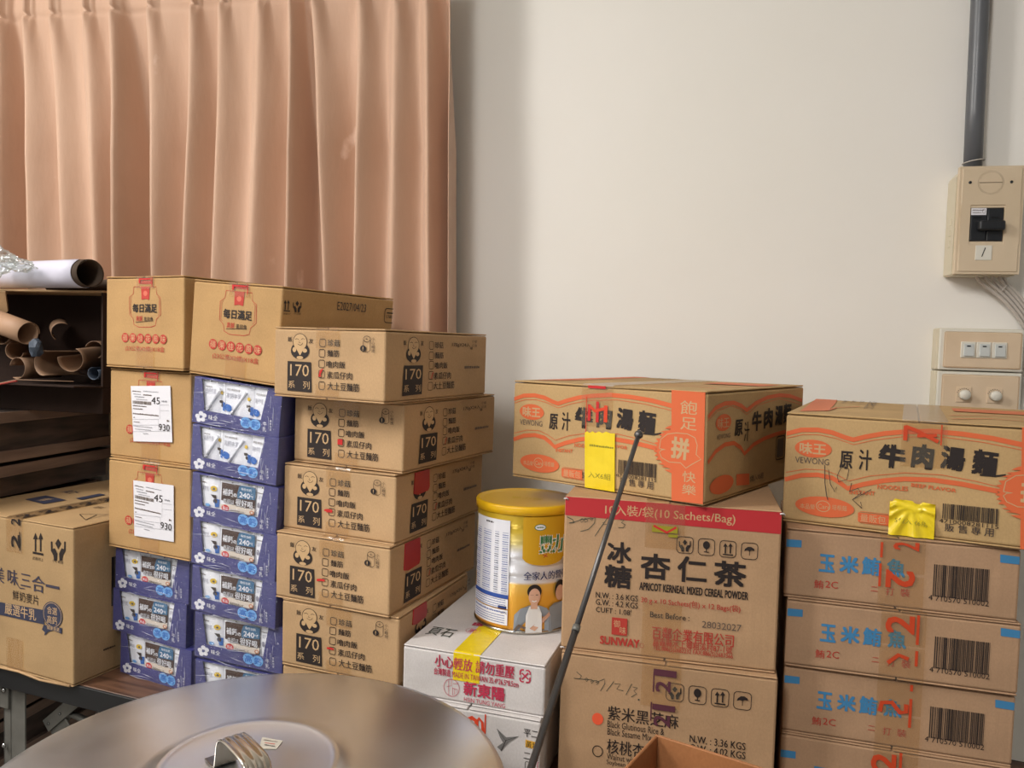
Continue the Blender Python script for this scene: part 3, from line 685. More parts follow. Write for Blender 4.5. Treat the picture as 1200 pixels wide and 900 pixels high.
  ('s',[(0.0771,0.1887),(0.0825,0.1883),(0.0786,0.1842),(0.0841,0.1819),(0.0815,0.1773),(0.0748,0.1773)],0.0009,'GR'),
  ('t','冰',0.0773,0.1429,0.0329,0.0296,'K',0.04,0),
  ('t','糖',0.0764,0.1097,0.0373,0.0319,'K',0.04,0),
  ('t','杏',0.126,0.1281,0.0396,0.0353,'K',0.04,0),
  ('t','仁',0.1745,0.1283,0.0383,0.035,'K',0.03,0),
  ('t','茶',0.2233,0.1269,0.0417,0.0346,'K',0.04,0),
  ('t','APRICOT KERNEAL MIXED CEREAL POWDER',0.1766,0.0998,0.1418,0.0108,'K',0.03,0),
  ('ro',0.164,0.1608,0.0213,0.022,0.0009,'K'),
  ('p',[(0.1637,0.1682),(0.1669,0.1649),(0.164,0.1604),(0.1608,0.1644)],'K'),
  ('p',[(0.1559,0.1654),(0.1573,0.1655),(0.1578,0.1599),(0.1602,0.1608),(0.1631,0.1571),(0.1629,0.1518),(0.1598,0.1516),(0.159,0.1554),(0.1562,0.1587)],'K'),
  ('p',[(0.1716,0.1667),(0.1702,0.1666),(0.1701,0.1609),(0.1677,0.1614),(0.1651,0.1573),(0.1656,0.1521),(0.1687,0.1523),(0.1692,0.1563),(0.1718,0.16)],'K'),
  ('ro',0.1919,0.1605,0.021,0.0219,0.0009,'K'),
  ('e',0.1918,0.1631,0.0088,0.0109,'K'),
  ('r',0.192,0.1567,0.0013,0.0044,'K'),
  ('r',0.1921,0.1539,0.0063,0.0013,'K'),
  ('ro',0.2195,0.1602,0.0207,0.0218,0.0009,'K'),
  ('r',0.2163,0.1591,0.0019,0.0101,'K'),
  ('p',[(0.2133,0.1629),(0.216,0.1681),(0.2191,0.1634)],'K'),
  ('r',0.2227,0.1596,0.0019,0.0101,'K'),
  ('p',[(0.2197,0.1635),(0.2224,0.1686),(0.2255,0.164)],'K'),
  ('r',0.2198,0.1528,0.0131,0.0016,'K'),
  ('ro',0.2468,0.1599,0.0205,0.0216,0.0009,'K'),
  ('p',[(0.2402,0.1593),(0.2409,0.1624),(0.2445,0.1654),(0.2486,0.1657),(0.2524,0.1634),(0.2533,0.1605),(0.2498,0.1613),(0.2468,0.1599),(0.2436,0.1607)],'K'),
  ('r',0.2469,0.1573,0.0008,0.0065,'K'),
  ('t','N.W. : 3.6 KGS',0.0757,0.082,0.0574,0.0083,'K',0.015,0),
  ('t','G.W. : 4.2 KGS',0.076,0.0721,0.0574,0.0083,'K',0.015,0),
  ('t',"CUFT : 1.08'",0.072,0.0617,0.0483,0.0077,'K',0.015,0),
  ('t','30 g x 10 Sachets(包) x 12 Bags(袋)',0.1736,0.0811,0.1297,0.0108,'R',0.01,0),
  ('t','Best Before :',0.1475,0.0626,0.052,0.0082,'K',0.02,0),
  ('t','28032027',0.2153,0.0564,0.0504,0.0091,'K3',0.0,0),
  ('r',0.0808,0.041,0.0211,0.0238,'R'),
  ('t','御',0.0772,0.0445,0.0087,0.01,'T',0,0),
  ('t','味',0.0856,0.036,0.0086,0.0099,'T',0,0),
  ('t','SUNWAY',0.0818,0.02,0.0542,0.0116,'R',0.05,0),
  ('o',0.1118,0.0182,0.0053,0.0055,0.0005,'R'),
  ('t','百鄰企業有限公司',0.1783,0.0382,0.1068,0.0179,'R',0.02,0),
  ('t','嘉義縣水上鄉粗溪村87-1號',0.1782,0.0257,0.1038,0.0103,'R',0.01,0),
  ('t','TEL:886(5)2682232 FAX:886(5)2687366',0.1791,0.0165,0.1043,0.0081,'R',0.01,0),
],
'sesame_front': [
  ('s',[(0.0221,0.1647),(0.0292,0.16),(0.0274,0.1559),(0.0185,0.1552),(0.0335,0.1556),(0.0362,0.1582),(0.039,0.1558),(0.0364,0.1532),(0.0341,0.1556),(0.0432,0.1569),(0.0463,0.1545),(0.0436,0.1514),(0.0419,0.1545),(0.0506,0.1562),(0.0534,0.1544),(0.0508,0.1507),(0.0488,0.1532),(0.0609,0.1599),(0.0617,0.1533),(0.056,0.1425)],0.0009,'GR'),
  ('s',[(0.0741,0.1584),(0.0642,0.1431)],0.0009,'GR'),
  ('s',[(0.0747,0.1551),(0.0828,0.1562),(0.0782,0.1484),(0.0872,0.1469)],0.0009,'GR'),
  ('s',[(0.0984,0.1584),(0.0909,0.1418)],0.0009,'GR'),
  ('s',[(0.0997,0.1541),(0.1058,0.1539),(0.1015,0.1489),(0.1053,0.1455),(0.0983,0.1401)],0.0009,'GR'),
  ('r',0.1083,0.1377,0.0021,0.0022,'GR'),
  ('t','紫米黑芝麻',0.1145,0.1142,0.0953,0.0198,'K',0.01,0),
  ('t','Black Glutinous Rice &',0.1055,0.0984,0.0765,0.0094,'K',0,0),
  ('t','Black Sesame Mix',0.0975,0.0878,0.0597,0.0094,'K',0,0),
  ('e',0.0536,0.1029,0.0154,0.0168,'RO'),
  ('o',0.0551,0.0575,0.0137,0.0151,0.0012,'K'),
  ('t','核桃杏仁',0.1018,0.0673,0.0685,0.0205,'K',0.01,0),
  ('t','Walnut with',0.0882,0.0528,0.04,0.0083,'K',0,0),
  ('t','Soybean Mix',0.0882,0.0438,0.0406,0.0084,'K',0,0),
  ('ro',0.1559,0.1549,0.0229,0.0239,0.0009,'K'),
  ('p',[(0.1556,0.1629),(0.159,0.1596),(0.1559,0.1545),(0.1524,0.1586)],'K'),
  ('p',[(0.1472,0.1594),(0.1487,0.1596),(0.1493,0.1536),(0.1518,0.1547),(0.1549,0.1509),(0.1548,0.1451),(0.1515,0.1446),(0.1506,0.1487),(0.1475,0.1522)],'K'),
  ('p',[(0.1641,0.1618),(0.1626,0.1616),(0.1625,0.1554),(0.1599,0.1558),(0.1571,0.1512),(0.1577,0.1455),(0.161,0.146),(0.1616,0.1503),(0.1644,0.1546)],'K'),
  ('ro',0.1853,0.1552,0.0226,0.0237,0.0009,'K'),
  ('e',0.1852,0.1581,0.0095,0.0119,'K'),
  ('r',0.1854,0.1512,0.0014,0.0047,'K'),
  ('r',0.1856,0.1481,0.0068,0.0014,'K'),
  ('ro',0.2143,0.1556,0.0223,0.0236,0.0009,'K'),
  ('r',0.2109,0.1542,0.002,0.011,'K'),
  ('p',[(0.2075,0.1582),(0.2105,0.1639),(0.2138,0.1591)],'K'),
  ('r',0.2177,0.1552,0.002,0.0109,'K'),
  ('p',[(0.2144,0.1592),(0.2173,0.1649),(0.2207,0.1601)],'K'),
  ('r',0.2146,0.1476,0.014,0.0018,'K'),
  ('ro',0.2428,0.1559,0.022,0.0234,0.0009,'K'),
  ('p',[(0.2358,0.1549),(0.2365,0.1583),(0.2404,0.1617),(0.2448,0.1623),(0.2488,0.1601),(0.2499,0.157),(0.2461,0.1576),(0.2428,0.1559),(0.2395,0.1566)],'K'),
  ('r',0.2429,0.1531,0.0009,0.007,'K'),
  ('t','N.W. : 3.36 KGS',0.2134,0.0952,0.0717,0.0102,'K',0.02,0),
  ('t','G.W. : 4.02 KGS',0.2139,0.0831,0.0717,0.0102,'K',0.02,0),
],
'tuna_front': [
  ('p',[(0.0002,0.0778),(0.02,0.0781),(0.0202,0.0684),(0.0007,0.0675)],'BT'),
  ('p',[(0.2514,0.0839),(0.2727,0.083),(0.2728,0.0733),(0.2519,0.0737)],'BT'),
  ('t','玉',0.0525,0.0507,0.0193,0.0238,'BT',0.05,0),
  ('t','米',0.0794,0.0519,0.0231,0.0225,'BT',0.05,0),
  ('t','鮪',0.106,0.0526,0.0222,0.0235,'BT',0.04,0),
  ('t','魚',0.1352,0.0537,0.0219,0.0233,'BT',0.04,0),
  ('t','鮪',0.0438,0.0216,0.0115,0.0114,'R',0.0,0),
  ('t','2C',0.0595,0.0229,0.0156,0.0091,'R',0.0,0),
  ('t','二',0.111,0.0234,0.0086,0.0062,'R',0.0,0),
  ('t','打',0.1297,0.0223,0.01,0.01,'R',0,0),
  ('t','裝',0.1472,0.0228,0.0109,0.0105,'R',0,0),
  ('b',0.2103,0.043,0.063,0.0412,40,'K'),
  ('t','4 710570 510002',0.2083,0.0204,0.0679,0.0071,'K',0,0),
],
'pastry_front': [
  ('t','小心輕放 請勿重壓',0.1099,0.0584,0.1194,0.0183,'M',0.02,0),
  ('t','台灣製造 MADE IN TAIWAN 35.4*26.5*8.5cm',0.1128,0.0428,0.1267,0.0103,'M',0.0,0),
  ('ro',0.1852,0.0559,0.0143,0.0168,0.0022,'M'),
  ('s',[(0.1805,0.0597),(0.1899,0.0522)],0.002,'M'),
  ('s',[(0.1896,0.0611),(0.1807,0.0507)],0.002,'M'),
  ('r',0.1849,0.0643,0.0029,0.0028,'WC'),
  ('r',0.1854,0.0475,0.0029,0.0028,'WC'),
  ('r',0.178,0.0548,0.0023,0.0034,'WC'),
  ('r',0.1923,0.057,0.0023,0.0034,'WC'),
  ('o',0.0768,0.022,0.0237,0.0249,0.0007,'M'),
  ('s',[(0.0722,0.0323),(0.0728,0.0103)],0.0006,'M'),
  ('s',[(0.0764,0.0341),(0.0767,0.0249),(0.07,0.0227)],0.0006,'M'),
  ('s',[(0.079,0.0282),(0.0866,0.0294)],0.0006,'M'),
  ('s',[(0.0783,0.0228),(0.0786,0.0113)],0.0006,'M'),
  ('s',[(0.0783,0.0217),(0.0862,0.0212),(0.0855,0.0162)],0.0006,'M'),
  ('s',[(0.0817,0.0213),(0.0819,0.0127)],0.0006,'M'),
  ('t','新東陽',0.1261,0.0251,0.0616,0.02,'M',0.035,0),
  ('t','HSIN TUNG YANG',0.1269,0.0089,0.061,0.0063,'M',0,0),
],
'pastry_top': [
  ('t','頁石',0.0335,0.0623,0.0419,0.0332,'GR',-0.01,0),
  ('o',0.0766,0.0849,0.022,0.0233,0.0006,'M'),
  ('t','脆',0.0766,0.0849,0.0124,0.0155,'M',0,0),
  ('t','新東陽',0.0748,0.1124,0.0173,0.0146,'M',0.03,0),
],
'fruit_front': [
  ('s',[(0.1039,0.0676),(0.1045,0.0832),(0.113,0.0876),(0.1195,0.0838),(0.1203,0.0706)],0.006,'RO2'),
  ('s',[(0.1195,0.0817),(0.1236,0.0886),(0.1284,0.0833),(0.1296,0.0702)],0.004,'RO2'),
  ('r',0.1327,0.082,0.0021,0.0284,'RO2'),
  ('s',[(0.1099,0.0821),(0.1109,0.0679)],0.004,'RO2'),
  ('p',[(0.1502,0.0786),(0.1641,0.0689),(0.1821,0.0734),(0.1688,0.0631),(0.1634,0.057),(0.1574,0.0482),(0.151,0.0527),(0.1597,0.0604),(0.1547,0.0676)],'GY'),
  ('s',[(0.1502,0.0786),(0.1632,0.0641),(0.1821,0.0734)],0.0006,'K'),
  ('s',[(0.1574,0.0482),(0.1642,0.0653)],0.001,'K'),
  ('t','平二號',0.2052,0.0808,0.0323,0.0123,'K',0.02,0),
  ('p',[(0.192,0.0708),(0.2213,0.0694),(0.2212,0.0594),(0.192,0.0603)],'YO'),
  ('t','黃地瓜',0.2063,0.0646,0.0273,0.0092,'K',0.02,0),
  ('t','二條裝',0.2062,0.0485,0.0323,0.0124,'K',0.02,0),
  ('ro',0.1971,0.0331,0.0089,0.014,0.0008,'K'),
  ('ro',0.2153,0.0356,0.0101,0.014,0.0008,'M'),
  ('t','重',0.2153,0.0382,0.0068,0.0068,'M',0,0),
],
'parcel': [
  ('l',0.0713,0.1205,0.0222,0.0023,'K3'),
  ('l',0.1062,0.1217,0.0375,0.002,'G2'),
  ('l',0.0723,0.1156,0.0181,0.002,'G2'),
  ('l',0.0983,0.1154,0.0208,0.0028,'K3'),
  ('l',0.0784,0.1112,0.0241,0.0023,'G2'),
  ('l',0.0844,0.1069,0.028,0.0017,'G2'),
  ('b',0.0849,0.1014,0.0464,0.0056,60,'K3'),
  ('t','45',0.1185,0.107,0.0206,0.0122,'K',0.0,0),
  ('l',0.1395,0.1069,0.0124,0.0036,'G2'),
  ('l',0.0795,0.0952,0.0341,0.0025,'K3'),
  ('l',0.075,0.0901,0.0242,0.0023,'K3'),
  ('l',0.0947,0.0815,0.0637,0.0031,'K3'),
  ('l',0.0658,0.0746,0.0032,0.0026,'K3'),
  ('s',[(0.0616,0.0708),(0.1263,0.0755)],0.0004,'G2'),
  ('s',[(0.1283,0.1018),(0.1292,0.0755)],0.0004,'G2'),
  ('s',[(0.0616,0.0609),(0.1264,0.0655)],0.0004,'G2'),
  ('s',[(0.1253,0.0752),(0.1265,0.0544)],0.0004,'G2'),
  ('s',[(0.0638,0.0497),(0.1545,0.057)],0.0004,'G2'),
  ('s',[(0.1289,0.1002),(0.1511,0.1015)],0.0004,'G2'),
  ('s',[(0.129,0.0904),(0.1513,0.0919)],0.0004,'G2'),
  ('l',0.0727,0.067,0.0162,0.0017,'K3'),
  ('l',0.0879,0.0599,0.046,0.0018,'G2'),
  ('l',0.0879,0.0551,0.04,0.0018,'G2'),
  ('l',0.1488,0.0743,0.005,0.0041,'K3'),
  ('t','930',0.14,0.0623,0.0261,0.0116,'K',0,0),
  ('l',0.095,0.0485,0.0139,0.0018,'G2'),
],
}
POSES = {
  'A1': (-0.606, 1.0756, 1.2656, -14.638, 0.1185, 0.2067, 0.2915, 0.1053),
  'A2': (-0.5966, 1.1237, 1.1591, -13.5085, 0.0854, 0.2067, 0.2915, 0.1053),
  'A3': (-0.6069, 1.112, 1.0529, -11.3884, 0.1445, 0.2067, 0.2915, 0.1053),
  'A4': (-0.6093, 1.0954, 0.948, -10.3202, 0.0551, 0.2067, 0.2915, 0.1053),
  'A5': (-0.5961, 1.093, 0.8429, -8.2, -0.0161, 0.2067, 0.25, 0.1053),
  'B1': (-0.9985, 1.1911, 1.2944, -14.973, 0.1015, 0.1982, 0.19, 0.1585),
  'B3': (-0.9954, 1.1977, 1.1335, -12.9585, 0.0824, 0.1982, 0.19, 0.1585),
  'B4': (-0.9881, 1.1859, 0.9747, -12.5, 0.0732, 0.1982, 0.19, 0.1585),
  'B2': (-0.796, 1.1387, 1.2921, -14.4, 3.8624, 0.1925, 0.289, 0.1544),
  'D1': (-0.785, 1.132, 1.212, -9.0, 4.5, 0.175, 0.14, 0.0765),
  'D2': (-0.787, 1.132, 1.134, -10.0, 3.8, 0.175, 0.14, 0.0765),
  'D3': (-0.786, 1.132, 1.054, -10.0, 3.4, 0.175, 0.14, 0.0765),
  'D4': (-0.784, 1.132, 0.9776, -11.0, 3.0, 0.175, 0.14, 0.0765),
  'D5': (-0.783, 1.132, 0.899, -11.0, 1.5, 0.175, 0.14, 0.0765),
  'D6': (-0.776, 1.132, 0.8206, -8.0, 0.5, 0.175, 0.14, 0.0765),
  'D7': (-0.774, 1.132, 0.74, -8.0, 0.0, 0.175, 0.14, 0.0765),
  'C1': (-0.985, 1.2, 0.895, -11.0, 1.0, 0.176, 0.2, 0.077),
  'C2': (-0.99, 1.2, 0.818, -11.0, 1.0, 0.176, 0.2, 0.077),
  'C3': (-0.974, 1.2, 0.741, -13.0, 1.0, 0.176, 0.2, 0.077),
  'E': (-1.3356, 1.188, 0.74, -10.8, 0.0, 0.335, 0.36, 0.279),
  'F': (-0.2545, 1.1848, 1.148, -26.5129, -0.3669, 0.3237, 0.372, 0.1506),
  'G': (0.1429, 1.1193, 1.1217, -14.6959, -0.1101, 0.3237, 0.372, 0.1506),
  'H': (-0.1505, 1.0569, 0.9318, -1.0821, -0.1921, 0.2859, 0.22, 0.2157),
  'J1': (0.1443, 1.0826, 1.0274, -4.6473, -0.0484, 0.2743, 0.2, 0.0935),
  'J2': (0.1494, 1.0788, 0.9353, -4.0118, -0.0794, 0.2743, 0.2, 0.0918),
  'J3': (0.1503, 1.0843, 0.8419, -3.8602, 0.0179, 0.2743, 0.2, 0.0931),
  'J4': (0.1497, 1.0825, 0.74, -4.0, -0.0276, 0.2743, 0.2, 0.1019),
  'I': (-0.1482, 1.0511, 0.74, -1.9546, 0.0023, 0.2859, 0.22, 0.192),
  'K': (-0.38, 1.0518, 0.8404, -5.0, -0.0092, 0.214, 0.2993, 0.0746),
  'L': (-0.382, 1.045, 0.74, -5.0, -0.0092, 0.213, 0.2993, 0.1004),
  'A6': (-0.5961, 1.097, 0.74, -7, 0, 0.2067, 0.2, 0.1029),
  'SESAME_H': 0.192,
}

# ---------------------------------------------------------------- the setting
WY = 1.585
def struct(name, mb, mat): return tag(mb.build(name, mat), kind='structure')
b = MB(); b.box(-2.6, 2.4, WY, WY + 0.12, 0, 2.8); struct('wall_back', b, M['wall'])
b = MB(); b.box(-2.72, -2.6, -2.6, WY + 0.12, 0, 2.8); struct('wall_left', b, M['wall'])
b = MB(); b.box(2.4, 2.52, -2.6, WY + 0.12, 0, 2.8); struct('wall_right', b, M['wall'])
b = MB(); b.box(-2.72, 2.52, -2.6, WY + 0.12, -0.1, 0); struct('floor', b, M['floor'])
b = MB(); b.box(-2.72, 2.52, -2.6, WY + 0.12, 2.8, 2.9); struct('ceiling', b, M['ceiling'])

# ---------------------------------------------------------------- curtain
def make_curtain():
    zt, zb = 2.12, 1.215
    bot = [-1.80, -1.73, -1.65, -1.571, -1.476, -1.388, -1.304, -1.251, -1.161, -1.086, -1.012, -0.919, -0.828, -0.745, -0.676, -0.596, -0.516, -0.468]
    top = [-1.80, -1.72, -1.64, -1.559, -1.487, -1.418, -1.33, -1.26, -1.169, -1.063, -0.993, -0.902, -0.828, -0.778, -0.674, -0.598, -0.533, -0.480]
    # depth of the hollow after each ridge, and how far along it lies
    val = [(0.03, .5), (0.03, .5), (0.04, .5), (0.060, .42), (0.022, .55), (0.018, .3), (0.030, .5), (0.070, .30), (0.036, .72), (0.036, .65), (0.020, .4), (0.036, .65), (0.085, .25), (0.034, .75), (0.024, .4), (0.022, .4), (0.060, .5)]
    rid = [0.0, 0.004, 0, 0.006, 0.010, 0.004, 0.006, 0.014, 0.006, 0.004, 0.004, 0.004, 0.012, 0.010, 0.010, 0.006, 0.006, 0.014]
    rows, per = 150, 24
    V, F = [], []
    ncol = (len(bot) - 1) * per + 1
    for j in range(rows + 1):
        z = zt + (zb - zt) * j / rows
        f = min(max((2.05 - z) / 0.55, -0.1), 1.25)
        for c in range(ncol):
            i = min(c // per, len(bot) - 2); s = (c - i * per) / per
            x0 = top[i] + (bot[i] - top[i]) * f; x1 = top[i + 1] + (bot[i + 1] - top[i + 1]) * f
            dep, pos = val[i]; hang = 0.12 + 0.88 * min(max(f * 1.7 + 0.05, 0), 1)
            if dep >= 0.06 and i < 16:      # deep fold: drops away fast, lies flat, rises fast onto the next ridge
                k = min(1, (0.5 - 0.5 * math.cos(math.pi * min(s / 0.34, 1))) + 0.0)
                if s > 0.74: k = 0.5 + 0.5 * math.cos(math.pi * (s - 0.74) / 0.26)
            else:                            # slow fall away from the ridge, quick rise onto the next one
                pk = 0.45 + pos * 0.5
                if s < pk: k = (0.5 - 0.5 * math.cos(math.pi * s / pk)) ** 0.75
                else: k = 0.5 + 0.5 * math.cos(math.pi * (s - pk) / (1 - pk))
            r_ = rid[i] * (1 - s) + rid[i + 1] * s
            y = 1.482 - r_ * 1.5 * hang + min(dep * 1.8, 0.096) * hang * k
            x = x0 + (x1 - x0) * s
            # pinched pleats: narrow stitched tucks in the heading that open out into the folds below
            low = max(2.047 - z, 0); sx = 0.0055 + low * 0.16; am = 0.020 * math.exp(-low / 0.10)
            if z > 2.047: am = 0.017
            am *= 1 - 0.45 * math.exp(-((z - 2.047) / 0.005) ** 2)
            for xr in (x0, x1): y -= am * math.exp(-((x - xr) / sx) ** 2) + 0.35 * am * math.exp(-((x - xr - 0.011) / (sx * 0.6)) ** 2)
            y += 0.0022 * math.exp(-((z - 2.047) / 0.003) ** 2)
            x *= 0.968
            y += 0.003 * noise.noise(Vector((x * 9, z * 5, 3.1))) + 0.006 * noise.noise(Vector((x * 3, z * 2.2, 8.1)))
            # faint hanging creases
            y += 0.0016 * noise.noise(Vector((x * 26, z * 3.0, 1.7)))
            V.append((x, y, z))
    for j in range(rows):
        for c in range(ncol - 1):
            a = j * ncol + c; F.append((a, a + 1, a + ncol + 1, a + ncol))
    me = mesh_of('curtain', V, F, M['curtain'], smooth=True)
    root = empty('curtain', (0, 0, 0), (0, 0, 0), 'peach pleated curtain hanging across the upper left wall', 'curtain')
    o = link('cloth', me, root)
    md = o.modifiers.new('thickness', 'SOLIDIFY'); md.thickness = 0.0012; md.offset = -1
    s = MB()
    s.tube([(-1.84, 1.535, 2.125), (-0.44, 1.535, 2.125)], 0.012, 12); s.build('curtain_rail', M['cream'], root)
make_curtain()

# ---------------------------------------------------------------- wall fittings
def breaker():
    root = empty('breaker_box', (0.4655, WY, 1.5015), (0, 0, 0), 'beige circuit breaker box on the white wall below the grey conduit', 'breaker box')
    w, h, d = 0.104, 0.190, 0.06
    # chamfered housing
    b = MB(); P = [(0, 0), (w, 0), (w, h), (0, h)]
    back = [b.bm.verts.new(v) for v in [(0, 0, 0), (w, 0, 0), (w, 0, h - 0.004), (0.012, 0, h - 0.002), (0, 0, h - 0.016)]]
    fr = [b.bm.verts.new(v) for v in [(0, -d + 0.012, 0), (w, -d + 0.012, 0), (w, -d + 0.012, h - 0.004), (0.010, -d + 0.012, h - 0.002), (0, -d + 0.012, h - 0.014)]]
    b.bm.faces.new(back); b.bm.faces.new(fr[::-1])
    for i in range(5): b.bm.faces.new((back[i], back[(i + 1) % 5], fr[(i + 1) % 5], fr[i]))
    bmesh.ops.bevel(b.bm, geom=b.bm.edges[:], offset=0.002, segments=2, affect='EDGES')
    b.build('housing', M['beige_side'], root)
    c = MB(); X0, X1, Z0, Z1 = 0.001, w, 0.0015, h
    wx0, wx1, wz0, wz1 = 0.0215, 0.075, 0.0585, 0.1175
    for q in ((X0, wx0, Z0, Z1), (wx1, X1, Z0, Z1), (wx0, wx1, Z0, wz0), (wx0, wx1, wz1, Z1)): c.box(q[0], q[1], -d, -d + 0.012, q[2], q[3])
    bmesh.ops.remove_doubles(c.bm, verts=c.bm.verts[:], dist=1e-5)
    cv = c.build('cover', M['beige'], root)
    rim = MB(); rim.box(X0 + 0.004, X1 - 0.004, -d - 0.0015, -d + 0.001, Z0 + 0.004, wz0 - 0.004, 0.001); rim.box(X0 + 0.004, X1 - 0.004, -d - 0.0015, -d + 0.001, wz1 + 0.004, Z1 - 0.004, 0.001)
    rim.box(X0 + 0.004, wx0 - 0.001, -d - 0.0015, -d + 0.001, wz0 - 0.005, wz1 + 0.005); rim.box(wx1 + 0.001, X1 - 0.004, -d - 0.0015, -d + 0.001, wz0 - 0.005, wz1 + 0.005)
    rim.build('cover_face', M['beige'], root)
    s = MB(); s.box(wx0 - 0.001, wx1 + 0.001, -d + 0.004, -0.01, wz0 - 0.001, wz1 + 0.001); s.box(wx0 + 0.001, (wx0 + wx1) / 2 - 0.0006, -d - 0.001, -d + 0.006, wz0 + 0.001, wz1 - 0.001, 0.001); s.box((wx0 + wx1) / 2 + 0.0006, wx1 - 0.001, -d - 0.001, -d + 0.006, wz0 + 0.001, wz1 - 0.001, 0.001)
    br = s.build('breaker_switch', M['black_plastic'], root)
    s = MB(); s.box(0.032, 0.0735, -d - 0.016, -d - 0.001, 0.0765, 0.0935, 0.003, 2); s.build('toggle_handle', M['black_plastic'], br)
    for xx in (0.032, 0.060):
        s = MB(); s.box(xx - 0.006, xx + 0.007, -d - 0.0018, -d, 0.0985, 0.1015); s.build('indicator_slot', plain('black_slot', (14, 14, 16), 0.3), br)
    l = MB(); l.box(0.022, 0.046, -d - 0.0022, -d - 0.001, 0.1045, 0.1165); lb = l.build('white_tag', M['label'], br)
    lb['label'] = 'small white tag in the corner of the black breaker'
    items = [('l', 0.033, 0.113, 0.019, 0.0022, 'K3'), ('l', 0.031, 0.1088, 0.014, 0.0018, 'K3'), ('o', 0.042, 0.111, 0.005, 0.007, 0.0005, 'K3')]
    link('tag_print', print_mesh(items, lambda u, v, q: (u, -d - 0.0022 - q, v), 0.0002), lb)
    st = MB(); st.box(0.032, 0.0585, -d - 0.0026, -d - 0.0012, 0.0255, 0.0515, 0.0005); so = st.build('number_sticker', M['cream'], root); so['label'] = 'cream sticker with a handwritten stroke'
    link('handwriting', print_mesh([('s', [(0.0475, 0.0475), (0.0425, 0.0315)], 0.0016, 'K')], lambda u, v, q: (u, -d - 0.0026 - q, v), 0.0002), so)
    k = MB()
    k.lathe([(0.0205, -0.0006), (0.0205, 0.0006), (0.0185, 0.0006), (0.0185, -0.0006)], 40); k.box(-0.0185, 0.0185, -0.0005, 0.0005, -0.0006, 0.0006)
    for v in k.bm.verts: v.co = Vector((0.0505 + v.co.x, -d - 0.0016 + v.co.z * 0.5, 0.161 + v.co.y))
    k.build('round_knockout', plain('dark_groove', (96, 78, 60), 0.7), root)
    for xx in (0.0175, 0.083):
        k = MB(); k.lathe([(0, 0), (0.0026, 0), (0.0026, 0.001), (0, 0.001)], 14)
        for v in k.bm.verts: v.co = Vector((xx + v.co.x, -d - 0.0016 - v.co.z * 0.4, 0.1615 + v.co.y))
        k.build('screw_hole', M['black_plastic'], root)
    cb = MB()
    for i in range(3): cb.box(-0.0012, 0.001, -0.03, -0.022, 0.052 + i * 0.02, 0.064 + i * 0.02, 0.0004)
    cb.build('side_rib', M['beige_side'], root)
breaker()
b = MB(); xs = (0.501, 0.495)
b.tube([(0.498, WY - 0.023, 1.690), (0.4965, WY - 0.023, 1.80), (0.4945, WY - 0.023, 2.0), (0.490, WY - 0.023, 2.80)], 0.0152, 24)
root = empty('conduit', (0.498, WY, 1.692), label='dark grey plastic conduit pipe running up the wall from the breaker box', cat='pipe')
o = b.build('pipe', M['conduit'], root); o.matrix_parent_inverse = root.matrix_world.inverted(); o.location = (0, 0, 0)
def local(root, o):
    o.location = (-root.location[0], -root.location[1], -root.location[2]); return o
o.matrix_parent_inverse = Matrix.Identity(4); local(root, o)
b = MB(); b.tube([(0.4985 + 0.0175 * math.cos(t * math.pi / 8), WY - 0.023 - 0.0175 * math.sin(t * math.pi / 8), 1.7075 + 0.003 * math.cos(t * math.pi / 8)) for t in range(17)], 0.0011, 6)
o = local(root, b.build('wire_tie', M['cable'], root)); o['label'] = 'thin pale wire tied round the pipe'
b = MB(); b.tube([(0.5215, WY - 0.004, 2.79), (0.5185, WY - 0.006, 1.96), (0.515, WY - 0.006, 1.88), (0.512, WY - 0.006, 1.80), (0.5115, WY - 0.006, 1.71)], 0.0022, 8)
tag(b.build('cable', M['cable']), 'thin white cable along the right side of the grey conduit pipe', 'cable')
ends = [(0.515, 1.487), (0.528, 1.487), (0.541, 1.489), (0.551, 1.490), (0.559, 1.492)]
tgt = [(0.585, 1.428), (0.592, 1.440), (0.604, 1.446), (0.612, 1.455), (0.620, 1.462)]
b0 = empty('cable_bundle', (0.54, WY, 1.46), label='bundle of white cables drooping from the bottom of the breaker box', cat='cable')
for i, (a, q) in enumerate(zip(ends, tgt)):
    b = MB(); p0 = Vector((a[0], WY - 0.022 - 0.003 * (i % 2), 1.503)); p3 = Vector((q[0], WY - 0.014, q[1])); pts = []
    c1 = Vector((a[0] + 0.006, p0.y, 1.482 - 0.004 * i * 0)); c2 = Vector((0.563 + 0.004 * i, WY - 0.02, 1.480 + 0.002 * i)); end = Vector((0.612 + 0.004 * i, WY - 0.012, 1.395 + 0.006 * i))
    for s in range(17):
        t = s / 16; pts.append(p0 * (1 - t) ** 3 + c1 * 3 * t * (1 - t) ** 2 + c2 * 3 * t * t * (1 - t) + end * t ** 3)
    pts.append(end + Vector((0.006, 0, -0.12))); local(b0, b.tube(pts, 0.0031, 8).build('cable_strand', M['cable'], b0))
b = MB(); b.tube([(0.5545, WY - 0.030, 1.476), (0.5625, WY - 0.031, 1.487), (0.5660, WY - 0.020, 1.490)], 0.0009, 6); local(b0, b.build('tie', M['cable'], b0))

